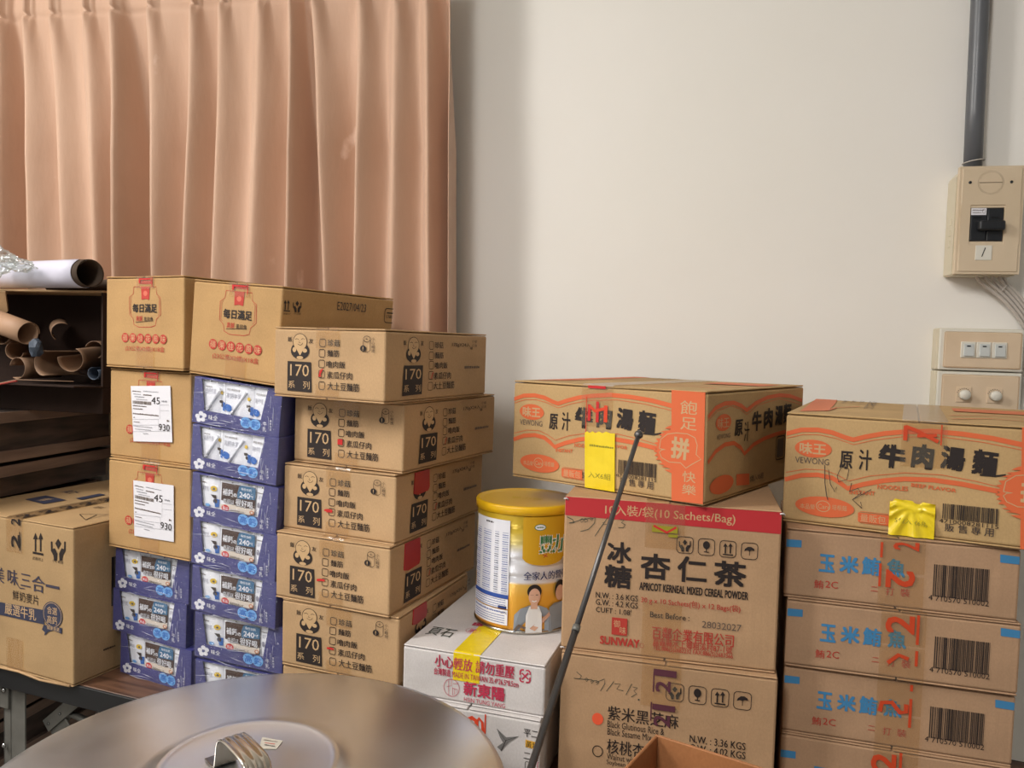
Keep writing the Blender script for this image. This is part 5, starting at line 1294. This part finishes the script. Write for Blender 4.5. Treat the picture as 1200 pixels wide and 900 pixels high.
# noodle cartons
for n, lab in (('F', 'orange printed noodle carton with smooth yellow tape, on the apricot tea carton'), ('G', 'orange printed noodle carton with crinkled yellow tape, on the tuna cartons')):
    ps = P[n]; w, d, h = ps[5:]
    uc = 0.154 if n == 'F' else 0.168
    rt = carton('noodle_carton', ps, M['kraft_noodle'], lab, 'box', 'orange printed noodle cartons', (uc, 0.052, 0.060, 0.0), seed=ord(n), gap=0.0022)
    add_print(rt, 'noodle_front', 'front', w, d, h); add_print(rt, 'noodle_side', 'right', w, d, h, 'side_lettering')
    it = list(ART['noodle_top']) + [('s', [(0.20, 0.05), (0.25, 0.10), (0.30, 0.08)], 0.006, 'O2'), ('s', [(0.20, 0.12), (0.26, 0.17), (0.31, 0.15)], 0.005, 'O2'), ('p', [(0.21, 0.22), (0.31, 0.22), (0.31, 0.30), (0.21, 0.30)], 'O2')]
    add_print(rt, 'noodle_top_' + n, 'top', w, d, h, 'top_lettering', items=it)
    if n == 'F':
        tape_print(rt, w, d, h, [('r', uc + 0.002, 0.112, 0.0050, 0.030, 'R3'), ('s', [(uc - 0.012, 0.122), (uc - 0.012, 0.098)], 0.005, 'R3'), ('s', [(uc + 0.016, 0.122), (uc + 0.016, 0.098)], 0.006, 'RO2'), ('s', [(uc - 0.012, 0.120), (uc - 0.002, 0.113), (uc + 0.016, 0.118)], 0.0045, 'RO2'), ('r', uc, h - 0.003, 0.03, 0.004, 'R3'), ('r', uc - 0.017, 0.098, 0.0012, 0.07, 'RO2')])
        q = [(0.1359, 0.0800), (0.140, 0.0828), (0.144, 0.0805), (0.149, 0.0835), (0.154, 0.0812), (0.160, 0.0842), (0.166, 0.082), (0.172, 0.085), (0.179, 0.083), (0.1866, 0.0836), (0.1890, 0.0005), (0.1386, 0.0005)]
        b = MB(); b.prism(q, 0.0006, (0, -0.0022, 0)); o = b.build('yellow_tape', M['yellow_tape'], rt); o['label'] = 'bright yellow tape strip'
        link('tape_show_through', print_mesh([('t', '入X6組', 0.163, 0.0205, 0.038, 0.009, 'YT', 0.0, 0), ('l', 0.165, 0.063, 0.040, 0.004, 'YT')], fm_front(w, d, h), 0.0031), o)
    else:
        tape_print(rt, w, d, h, [('s', [(uc - 0.0215, h - 0.008), (uc - 0.0215, h - 0.027)], 0.0048, 'OT'), ('s', [(uc - 0.022, h - 0.009), (uc - 0.010, h - 0.013), (uc + 0.016, h - 0.026)], 0.0046, 'OT'), ('r', uc + 0.019, h - 0.017, 0.0016, 0.026, 'OT'), ('s', [(uc - 0.008, h - 0.020), (uc + 0.014, h - 0.018)], 0.0042, 'OT')])
        V, F = [], []; nx, nz = 18, 20; u0, u1, v0, v1 = 0.1325, 0.1848, 0.0003, 0.0475
        for j in range(nz + 1):
            for i in range(nx + 1):
                s, t = i / nx, j / nz; rr = math.hypot(s - 0.48, (t - 0.86) * 1.1); an = math.atan2(t - 0.86, s - 0.48)
                top = v1 - (0.004 if s < 0.1 else 0) - (0.004 if 0.55 < s < 0.68 else 0.002 * s)
                V.append((u0 + (u1 - u0) * s, -0.0026 - 0.0045 * abs(math.sin(an * 5.5)) ** 4 * min(rr * 2.2, 1) - 0.002 * math.exp(-((t - 0.8) / 0.07) ** 2), v0 + (top - v0) * t))
        for j in range(nz):
            for i in range(nx): k = j * (nx + 1) + i; F.append((k, k + 1, k + nx + 2, k + nx + 1))
        o = link('yellow_tape', mesh_of('yellow_tape', V, F, M['yellow_tape'], smooth=True), rt); o['label'] = 'crinkled yellow tape patch'
        link('tape_show_through', print_mesh([('t', '5包入X6組', 0.158, 0.0195, 0.038, 0.008, 'YT', 0.0, -3)], fm_front(w, d, h), 0.0058), o)
        # scribbled tick in ballpoint over the print
        hw = [('s', [(0.052, 0.083), (0.053, 0.060), (0.056, 0.042), (0.058, 0.036)], 0.0010, 'K2'), ('s', [(0.057, 0.077), (0.060, 0.058), (0.066, 0.048), (0.068, 0.055)], 0.0009, 'K2'), ('s', [(0.074, 0.086), (0.068, 0.070), (0.070, 0.062), (0.080, 0.066), (0.082, 0.080), (0.076, 0.084)], 0.0009, 'K2'), ('s', [(0.086, 0.062), (0.084, 0.050), (0.094, 0.056), (0.098, 0.050), (0.088, 0.040), (0.100, 0.030), (0.098, 0.038)], 0.0010, 'K2'), ('s', [(0.088, 0.040), (0.110, 0.056)], 0.0009, 'K2')]
        link('handwriting', print_mesh(hw, fm_front(w, d, h), 0.0028), rt)

# apricot kernel and sesame cereal cartons
ps = P['H']; w, d, h = ps[5:]
rt = carton('cereal_powder_carton', ps, M['kraft_pink'], 'kraft carton with a dark red band along its top, under the left noodle carton', 'box', 'cereal powder cartons', (0.137, 0.052, 0.062, 0.08), seed=21, gap=0.0014)
add_print(rt, 'almond_front', 'front', w, d, h)
link('tape_print', print_mesh([('r', 0.137, 0.180, 0.034, 0.009, 'YT'), ('s', [(0.122, 0.184), (0.140, 0.176), (0.152, 0.184)], 0.003, 'R3'), ('r', 0.148, 0.172, 0.012, 0.004, 'YT')], fm_front(w, d, h), 0.0022), rt)
for (sx, sz) in ((0.001, h - 0.004), (w - 0.001, h - 0.004), (0.002, 0.003)):
    b = MB(); b.tube([(sx - 0.002, -0.0012, sz), (sx + 0.002, -0.0026, sz + 0.0012), (sx + 0.004, -0.001, sz - 0.001)], 0.0011, 6); b.build('frayed_corner', M['white_board'], rt)
ps = P['I']; w, d, h = ps[5:]; 
rt = carton('cereal_powder_carton', ps, M['kraft_pink'], 'kraft carton with an orange dot sticker, below the red banded carton', 'box', 'cereal powder cartons', (0.137, 0.052, 0.060, 0.05), seed=22, gap=0.0014)
dz = h - (P['SESAME_H']); items = []
for e in ART['sesame_front']:
    if e[0] in ('p', 's'): items.append((e[0], [(a, b_) for a, b_ in e[1]]) + tuple(e[2:]))
    else: items.append(e)
add_print(rt, 'sesame', 'front', w, d, h, items=items)
tape_print(rt, w, d, h, [('s', [(0.1275, h - 0.012), (0.1275, h - 0.040)], 0.0018, 'P'), ('t', '1', 0.142, h - 0.0125, 0.030, 0.009, 'P', 0.05, 90), ('t', '2', 0.1400, h - 0.031, 0.020, 0.016, 'P', 0.05, 90), ('t', '1', 0.1420, h - 0.060, 0.030, 0.008, 'P', 0.05, 90), ('s', [(0.1255, h - 0.054), (0.1255, h - 0.080)], 0.0018, 'P'), ('t', '2', 0.1400, h - 0.078, 0.022, 0.016, 'P', 0.05, 90)])

# tuna cartons
TL = ['topmost of the four tuna cartons, under the right noodle carton', 'second tuna carton from the top, at the right', 'third tuna carton from the top, at the right', 'lowest tuna carton in the right stack, cut by the photo edge']
for i in range(4):
    ps = P['J%d' % (i + 1)]; w, d, h = ps[5:]
    rt = carton('tuna_carton', ps, M['kraft_tuna'], TL[i], 'box', 'tuna cartons with blue lettering', (0.1415, 0.053, 0.045, 0.045), seed=40 + i, gap=0.0014)
    add_print(rt, 'tuna_front', 'front', w, d, 0.09)
    c = 0.1415
    if i == 0: it = [('s', [(c - 0.0245, 0.086), (c - 0.0245, 0.066)], 0.0030, 'OT'), ('t', '2', c + 0.004, 0.0835, 0.030, 0.011, 'OT', 0.05, 90), ('s', [(c - 0.025, 0.058), (c - 0.025, 0.028)], 0.0030, 'OT'), ('t', '2', c - 0.001, 0.040, 0.034, 0.024, 'OT', 0.05, -90)]
    elif i == 1: it = [('s', [(c + 0.017, 0.0885), (c + 0.017, 0.050)], 0.0034, 'OT'), ('t', '2', c - 0.004, 0.074, 0.034, 0.024, 'OT', 0.05, 90), ('s', [(c + 0.017, 0.042), (c + 0.017, 0.022)], 0.0034, 'OT'), ('s', [(c - 0.016, 0.022), (c - 0.004, 0.034), (c + 0.008, 0.030)], 0.0050, 'OT')]
    elif i == 2: it = [('s', [(c + 0.014, 0.0885), (c + 0.014, 0.080)], 0.0034, 'OT'), ('s', [(c + 0.014, 0.070), (c + 0.014, 0.032)], 0.0034, 'OT'), ('s', [(c - 0.022, 0.048), (c - 0.020, 0.060), (c - 0.008, 0.062), (c + 0.002, 0.050), (c + 0.009, 0.052), (c + 0.009, 0.062)], 0.0056, 'OT')]
    else: it = [('s', [(c + 0.006, h - 0.002), (c + 0.006, h - 0.05)], 0.0034, 'OT'), ('t', '2', c - 0.014, h - 0.018, 0.030, 0.024, 'OT', 0.05, 90)]
    tape_print(rt, w, d, h, it)

# white pastry box and fruit box
ps = P['L']; w, d, h = ps[5:]
rt = carton('dried_fruit_box', ps, M['white_board'], 'white box with a grey leaf print, under the white pastry box', 'box', None, None, seed=60)
add_print(rt, 'fruit_front', 'front', w, d, h)
ps = P['K']; w, d, h = ps[5:]
rt = carton('pastry_box', ps, M['white_board'], 'white pastry box with magenta lettering and yellow tape, under the milk tin', 'box', None, None, seed=61)
add_print(rt, 'pastry_front', 'front', w, d, h); add_print(rt, 'pastry_top', 'top', w, d, h, 'top_lettering')
u = 0.0985
o = strip(rt, 'yellow_tape', M['yellow_tape'], [(u + 0.002, d * 0.97, h + 0.0005), (u, 0.10, h + 0.0006), (u, 0.003, h + 0.0006), (u, -0.0008, h - 0.0012), (u, -0.0010, h - 0.008), (u, -0.0008, h - 0.0405)], (1, 0, 0), 0.040)
o['label'] = 'yellow tape over the top and front'
it = [e for e in ART['pastry_front'] if e[0] == 't' and e[1] not in ('HSIN TUNG YANG',)]
link('tape_show_through', print_mesh(it, fm_front(w, d, h), 0.0014, (0.079, h - 0.040, 0.118, h - 0.003)) if False else print_mesh(it, fm_front(w, d, h), 0.0014), rt)

# ---------------------------------------------------------------- milk powder tin
def tin():
    cx, cy, z0, Rr, Hh = -0.235, 1.213, P['K'][2] + P['K'][7] + 0.0008, 0.0785, 0.186
    root = empty('milk_powder_tin', (cx, cy, z0), (0, 0, 0), 'tall milk powder tin with a yellow plastic lid on the white box', 'tin')
    m, t, b = new_mat('tin_litho'); N = t.nodes.new; L = t.links.new; b.inputs['Roughness'].default_value = 0.28; b.inputs['Metallic'].default_value = 0.25
    tc = N('ShaderNodeTexCoord'); sp = N('ShaderNodeSeparateXYZ'); L(tc.outputs['Object'], sp.inputs[0]); mr = N('ShaderNodeMapRange'); mr.inputs[1].default_value = 0; mr.inputs[2].default_value = Hh; L(sp.outputs[2], mr.inputs[0])
    r = N('ShaderNodeValToRGB'); e = r.color_ramp.elements; e[0].position = 0; e[0].color = rgb((226, 158, 50)); e[1].position = 1; e[1].color = rgb((206, 170, 40))
    for p, c in ((0.30, (232, 172, 60)), (0.405, (236, 190, 92)), (0.425, (224, 224, 228)), (0.66, (226, 226, 230)), (0.74, (226, 208, 130)), (0.84, (216, 184, 60))): q = e.new(p); q.color = rgb(c)
    L(mr.outputs[0], r.inputs[0]); L(r.outputs[0], b.inputs['Base Color'])
    prof = [(0.0, 0.002), (Rr - 0.003, 0.002), (Rr - 0.001, 0.006)]
    n = 60
    for i in range(n + 1):
        z = 0.006 + (Hh - 0.010) * i / n; rr = Rr - 0.0005
        for zc in (0.086, 0.112, 0.136, 0.160): rr -= 0.0016 * math.exp(-((z - zc) / 0.0036) ** 2)
        prof.append((rr, z))
    prof += [(Rr - 0.001, Hh), (0, Hh)]
    MB().lathe(prof, 72).build('tin_body', m, root)
    MB().lathe([(Rr - 0.004, 0), (Rr + 0.001, 0), (Rr + 0.0016, 0.002), (Rr + 0.001, 0.0045), (Rr - 0.002, 0.005)], 72).build('bottom_rim', M['tin_metal'], root)
    Rl = Rr + 0.0022
    lid = MB().lathe([(Rl - 0.002, Hh - 0.0045), (Rl, Hh - 0.0045), (Rl + 0.0004, Hh + 0.006), (Rl - 0.001, Hh + 0.0085), (Rl - 0.0045, Hh + 0.0090), (Rl - 0.008, Hh + 0.0070), (Rl - 0.014, Hh + 0.0066), (0, Hh + 0.0066)], 72).build('lid', M['yellow_lid'], root)
    # lid_lettering, raised, same yellow
    link('embossed_lettering', print_mesh([('t', '豐力富', 0, 0.0, 0.05, 0.016, 'YL', 0.02, 0)], lambda u, v, q: (u, v, Hh + 0.0066 + q), 0.0004), lid)
    ang0 = math.atan2(-cy, -cx)
    def wrap(u, v, q):       # u = arc metres to the right of the side facing the room, v = height
        a = ang0 + u / Rr; return ((Rr + q) * math.cos(a), (Rr + q) * math.sin(a), v)
    it = []
    A = lambda s: math.asin(max(-1, min(1, s))) * Rr
    for s in range(10):
        u0, u1 = A(-0.95) + (A(-0.30) - A(-0.95)) * s / 10, A(-0.95) + (A(-0.30) - A(-0.95)) * (s + 1) / 10
        it.append(('r', (u0 + u1) / 2, 0.1135, u1 - u0, 0.118, 'W'))
    ul, ur = A(-0.95), A(-0.30); um = (ul + ur) / 2
    it.append(('l', um, 0.1665, 0.016, 0.0036, 'K'))
    for k, zz in enumerate((0.155, 0.128, 0.100, 0.082)): it.append(('r', um, zz - 0.001, ur - ul - 0.004, 0.0005, 'LG'))
    for k in range(28):
        zz = 0.153 - k * 0.0034
        for (a, c, col) in ((0.03, 0.22, 'BL'), (0.32, 0.56, 'BL'), (0.66, 0.76, 'NB'), (0.84, 0.97, 'BL')): it.append(('l', ul + (ur - ul) * (a + c) / 2, zz, (ur - ul) * (c - a), 0.0019, col if k % 3 else 'LG'))
    for s in range(6): it.append(('r', ul + (ur - ul) * (s + 0.5) / 6, 0.0555, (ur - ul) / 6, 0.0062, 'BL'))
    for s in range(6): it.append(('r', ul + (ur - ul) * (s + 0.5) / 6, 0.0445, (ur - ul) / 6, 0.0150, 'W'))
    for k in range(4): it.append(('l', um, 0.050 - k * 0.0036, (ur - ul) * 0.9, 0.0018, 'BL'))
    it.append(('r', ur - 0.009, 0.0390, 0.014, 0.0042, 'NB'))
    for s in range(6): it.append(('r', ul + (ur - ul) * (s + 0.5) / 6, 0.0235, (ur - ul) / 6, 0.0235, 'W'))
    it.append(('l', um, 0.0315, (ur - ul) * 0.9, 0.0034, 'BL')); it.append(('t', '67%', ur - 0.006, 0.0308, 0.010, 0.004, 'K3', 0, 0))
    for k in range(4): it.append(('l', um, 0.0262 - k * 0.0036, (ur - ul) * 0.88, 0.0018, 'BL'))
    # golden shield with lettering to the right
    sh = []
    for k in range(17):
        a = math.pi + math.pi * k / 16; sh.append((0.030 + 0.034 * math.cos(a), 0.118 + 0.012 * math.sin(a)))
    sh = [(-0.004, 0.180)] + sh + [(0.064, 0.180)]
    for k in range(14):
        ua, ub = -0.004 + 0.068 * k / 14, -0.004 + 0.068 * (k + 1) / 14
        bt = lambda q: 0.118 - 0.012 * math.sqrt(max(1 - ((q - 0.030) / 0.0341) ** 2, 0))
        it.append(('p', [(ua, bt(ua)), (ub, bt(ub)), (ub, 0.180), (ua, 0.180)], 'GO'))
    it.append(('e', 0.0215, 0.1645, 0.018, 0.0100, 'GN')); it.append(('e', 0.0215, 0.1645, 0.0155, 0.0080, 'W')); it.append(('l', 0.0215, 0.1645, 0.011, 0.003, 'GN'))
    it.append(('t', '豐力富', 0.052, 0.138, 0.064, 0.030, 'WH', 0.09, 0)); it.append(('t', '豐力富', 0.052, 0.138, 0.062, 0.028, 'GN', 0.05, 0)); it.append(('s', [(0.026, 0.123), (0.034, 0.119)], 0.0012, 'R')); it.append(('s', [(0.028, 0.118), (0.033, 0.124)], 0.0012, 'R'))
    it.append(('t', '全家人的營養', 0.0355, 0.0905, 0.074, 0.0135, 'NB', 0.02, 0))
    # printed photo: young man in grey cardigan and white shirt, second head beside him
    mx = 0.0155
    it += [('p', [(mx + 0.025, 0.003), (mx + 0.024, 0.040), (mx + 0.032, 0.046), (mx + 0.056, 0.046), (mx + 0.062, 0.003)], 'CG'), ('e', mx + 0.043, 0.066, 0.020, 0.030, 'HB'), ('e', mx + 0.043, 0.061, 0.0165, 0.024, 'SK')]
    it += [('p', [(mx - 0.030, 0.003), (mx - 0.029, 0.030), (mx - 0.020, 0.040), (mx - 0.006, 0.046), (mx + 0.008, 0.045), (mx + 0.020, 0.040), (mx + 0.027, 0.030), (mx + 0.028, 0.003)], 'CG'),
           ('p', [(mx - 0.012, 0.003), (mx - 0.012, 0.030), (mx - 0.007, 0.044), (mx + 0.007, 0.044), (mx + 0.012, 0.032), (mx + 0.013, 0.003)], 'WH'),
           ('p', [(mx - 0.005, 0.040), (mx - 0.005, 0.052), (mx + 0.005, 0.052), (mx + 0.005, 0.040)], 'SK'), ('e', mx + 0.000, 0.0665, 0.0215, 0.0220, 'HB'), ('e', mx + 0.0002, 0.0590, 0.0175, 0.0250, 'SK'),
           ('s', [(mx - 0.0055, 0.0615), (mx - 0.002, 0.0615)], 0.0010, 'HB'), ('s', [(mx + 0.002, 0.0615), (mx + 0.0055, 0.0615)], 0.0010, 'HB'), ('s', [(mx - 0.0035, 0.0525), (mx, 0.0512), (mx + 0.0035, 0.0525)], 0.0014, 'WH'),
           ('p', [(mx - 0.006, 0.010), (mx + 0.020, 0.030), (mx + 0.024, 0.034), (mx + 0.026, 0.028), (mx + 0.002, 0.006)], 'SK'), ('s', [(mx - 0.028, 0.006), (mx - 0.022, 0.014), (mx - 0.012, 0.010)], 0.004, 'K3')]
    V = print_mesh(it, wrap, 0.0009, None, 3, 0.000009)
    link('printed_wrap', V, root)
tin()

# ---------------------------------------------------------------- stock pot with its lid
def stool(loc, r, h, label):
    root = empty('stool', (loc[0], loc[1], 0), (0, 0, 0.3), label, 'stool')
    MB().lathe([(0, h - 0.02), (r, h - 0.02), (r + 0.004, h - 0.012), (r, h), (0, h)], 40).build('seat', M['leg_grey'], root)
    for k in range(4):
        a = math.pi / 4 + k * math.pi / 2
        MB().tube([(r * 0.75 * math.cos(a), r * 0.75 * math.sin(a), h - 0.018), (r * 0.95 * math.cos(a), r * 0.95 * math.sin(a), 0.0)], 0.011, 10).build('leg', M['leg_grey'], root)
LX, LY, LZ, LR = -0.412, 0.692, 0.90, 0.262
stool((LX, LY), 0.20, 0.42, 'low grey metal stool under the stock pot')
pot = empty('stock_pot', (LX, LY, 0.42), label='large stainless steel stock pot beneath the round lid', cat='pot')
MB().lathe([(0, 0.001), (0.235, 0.001), (0.245, 0.01), (0.248, 0.468), (0.252, 0.474), (0.250, 0.4772), (0.246, 0.470), (0.240, 0.012), (0, 0.008)], 80).build('pot_body', M['steel'], pot)
for sg in (-1, 1):
    MB().tube([(sg * 0.246, -0.05, 0.36), (sg * 0.285, -0.045, 0.365), (sg * 0.290, 0, 0.37), (sg * 0.285, 0.045, 0.365), (sg * 0.246, 0.05, 0.36)], 0.006, 10).build('side_handle', M['steel_handle'], pot)
lid = empty('pot_lid', (LX, LY, LZ - 0.002), label='wide round stainless steel lid with a strap handle in the foreground', cat='pot lid')
MB().lathe([(0.246, 0.0), (0.250, -0.0006), (0.258, 0.0008), (0.262, 0.0035), (0.2605, 0.006), (0.255, 0.0065), (0.245, 0.0085), (0.20, 0.0145), (0.15, 0.0195), (0.105, 0.0235), (0.0935, 0.0245), (0.0905, 0.0262), (0.087, 0.0270), (0.083, 0.0262), (0.080, 0.0250), (0.04, 0.0260), (0.0, 0.0262)], 128).build('lid_disc', M['steel'], lid)
def handle():
    d = Vector((0.805, -0.593, 0)); c = Vector((0.593, 0.805, 0)); base = Vector((-0.396 - LX, 0.655 - LY, 0.0262))
    path = [(-0.066, 0.0015), (-0.046, 0.0015), (-0.0415, 0.004), (-0.0395, 0.012), (-0.037, 0.026), (-0.033, 0.033), (-0.026, 0.0365), (-0.012, 0.038), (0.012, 0.038), (0.026, 0.0365), (0.033, 0.033), (0.037, 0.026), (0.0395, 0.012), (0.0415, 0.004), (0.046, 0.0015), (0.066, 0.0015)]
    nx = 18; V, F = [], []
    for i, (s, z) in enumerate(path):
        p0 = path[max(i - 1, 0)]; p1 = path[min(i + 1, len(path) - 1)]; dx, dz = p1[0] - p0[0], p1[1] - p0[1]; L = math.hypot(dx, dz); nx_, nz_ = -dz / L, dx / L
        amp = 0.0013 if 3 <= i <= 12 else 0.0
        for j in range(nx + 1):
            q = -1 + 2 * j / nx; o = amp * (math.cos(q * 3 * math.pi) * -1 * 0.5 + 0.5) * (1 if abs(q) < 0.99 else 0)
            V.append(base + d * (s + nx_ * o) + c * (q * 0.0125) + Vector((0, 0, z + nz_ * o)))
    for i in range(len(path) - 1):
        for j in range(nx): k = i * (nx + 1) + j; F.append((k, k + 1, k + nx + 2, k + nx + 1))
    o = link('strap_handle', mesh_of('strap_handle', V, F, M['steel_handle'], smooth=True), lid); md = o.modifiers.new('thickness', 'SOLIDIFY'); md.thickness = 0.0014; md.offset = 0
handle()
s_ = MB(); s_.prism([(-0.013, 0.048), (0.012, 0.047), (0.014, 0.030), (-0.004, 0.026)], 0.0004, (0, 0, 0.0266), ((1, 0, 0), (0, 1, 0), (0, 0, 1)))
so = s_.build('worn_sticker', plain('worn_sticker_paper', (186, 180, 168), 0.5), lid)
link('sticker_print', print_mesh([('l', 0.0, 0.043, 0.016, 0.0022, 'K3'), ('l', 0.002, 0.038, 0.012, 0.002, 'R'), ('l', 0.004, 0.034, 0.012, 0.0024, 'K')], lambda u, v, q: (u, v, 0.0270 + q), 0.0002), so)

# ---------------------------------------------------------------- thin steel rod leaning in front, and the open carton
A_ = Vector((-0.0438, 0.8580, 1.2585)); B_ = Vector((-0.102, 0.576, 1.027)); dr = (B_ - A_); foot = A_ + dr * (A_.z / -dr.z)
root = empty('metal_rod', foot, (0, 0, 0), 'long thin telescopic metal rod standing aslant before the cartons', 'rod')
J_ = A_ + dr * 0.66
b = MB(); b.tube([A_ - foot, J_ - foot], 0.0026, 12); b.build('upper_section', M['rod'], root)
b = MB(); b.tube([J_ - foot, Vector((0, 0, 0))], 0.0031, 12); b.build('lower_section', M['rod'], root)
b = MB(); b.tube([J_ - foot - dr.normalized() * 0.002, J_ - foot + dr.normalized() * 0.004], 0.0036, 12); b.build('joint_collar', M['leg_grey'], root)
b = MB(); b.tube([A_ - foot - dr.normalized() * 0.006, A_ - foot - dr.normalized() * 0.003, A_ - foot, A_ - foot + dr.normalized() * 0.004], [0.0022, 0.0046, 0.0050, 0.0028], 14); b.build('tip_cap', M['rod'], root)

def open_carton():
    U = Vector((0.938, -0.346, 0)); Vv = Vector((-0.346, -0.938, 0)); c0 = Vector((-0.011, 0.750, 0)); w, d, h, z1 = 0.25, 0.20, 0.26, 0.981
    ang = math.atan2(U.y, U.x); org = c0 + Vv * d
    root = empty('open_carton', (org.x, org.y, z1 - h), (0, 0, ang), 'open orange brown carton in the front, only its far corner in view', 'box')
    t = 0.003
    for nm, q in (('back_wall', (0, w, d - t, d)), ('front_wall', (0, w, 0, t)), ('left_wall', (0, t, t, d - t)), ('right_wall', (w - t, w, t, d - t))):
        b = MB(); b.box(q[0], q[1], q[2], q[3], 0, h, 0.0008); b.build(nm, M['orange_board'], root)
    b = MB(); b.box(t, w - t, t, d - t, 0, t); b.build('base', M['orange_board'], root)
    ctr = org + U * (w / 2) - Vv * (d / 2)
    stool((ctr.x, ctr.y), 0.11, z1 - h, 'tall grey metal stool under the open orange brown carton')
open_carton()
# ceiling lamps, unseen but giving the light
for (x, y, q) in ((-1.9, 0.15, 'above the snack carton stack'), (-0.65, -0.75, 'nearer the switches side'), (-1.45, -1.9, 'far behind the camera')):
    root = empty('ceiling_lamp', (x, y, 2.8), label='long white ceiling lamp ' + q, cat='lamp', group='ceiling lamps')
    b = MB(); b.box(-0.17, 0.17, -0.64, 0.64, -0.05, 0, 0.004); b.build('lamp_housing', M['cream'], root)
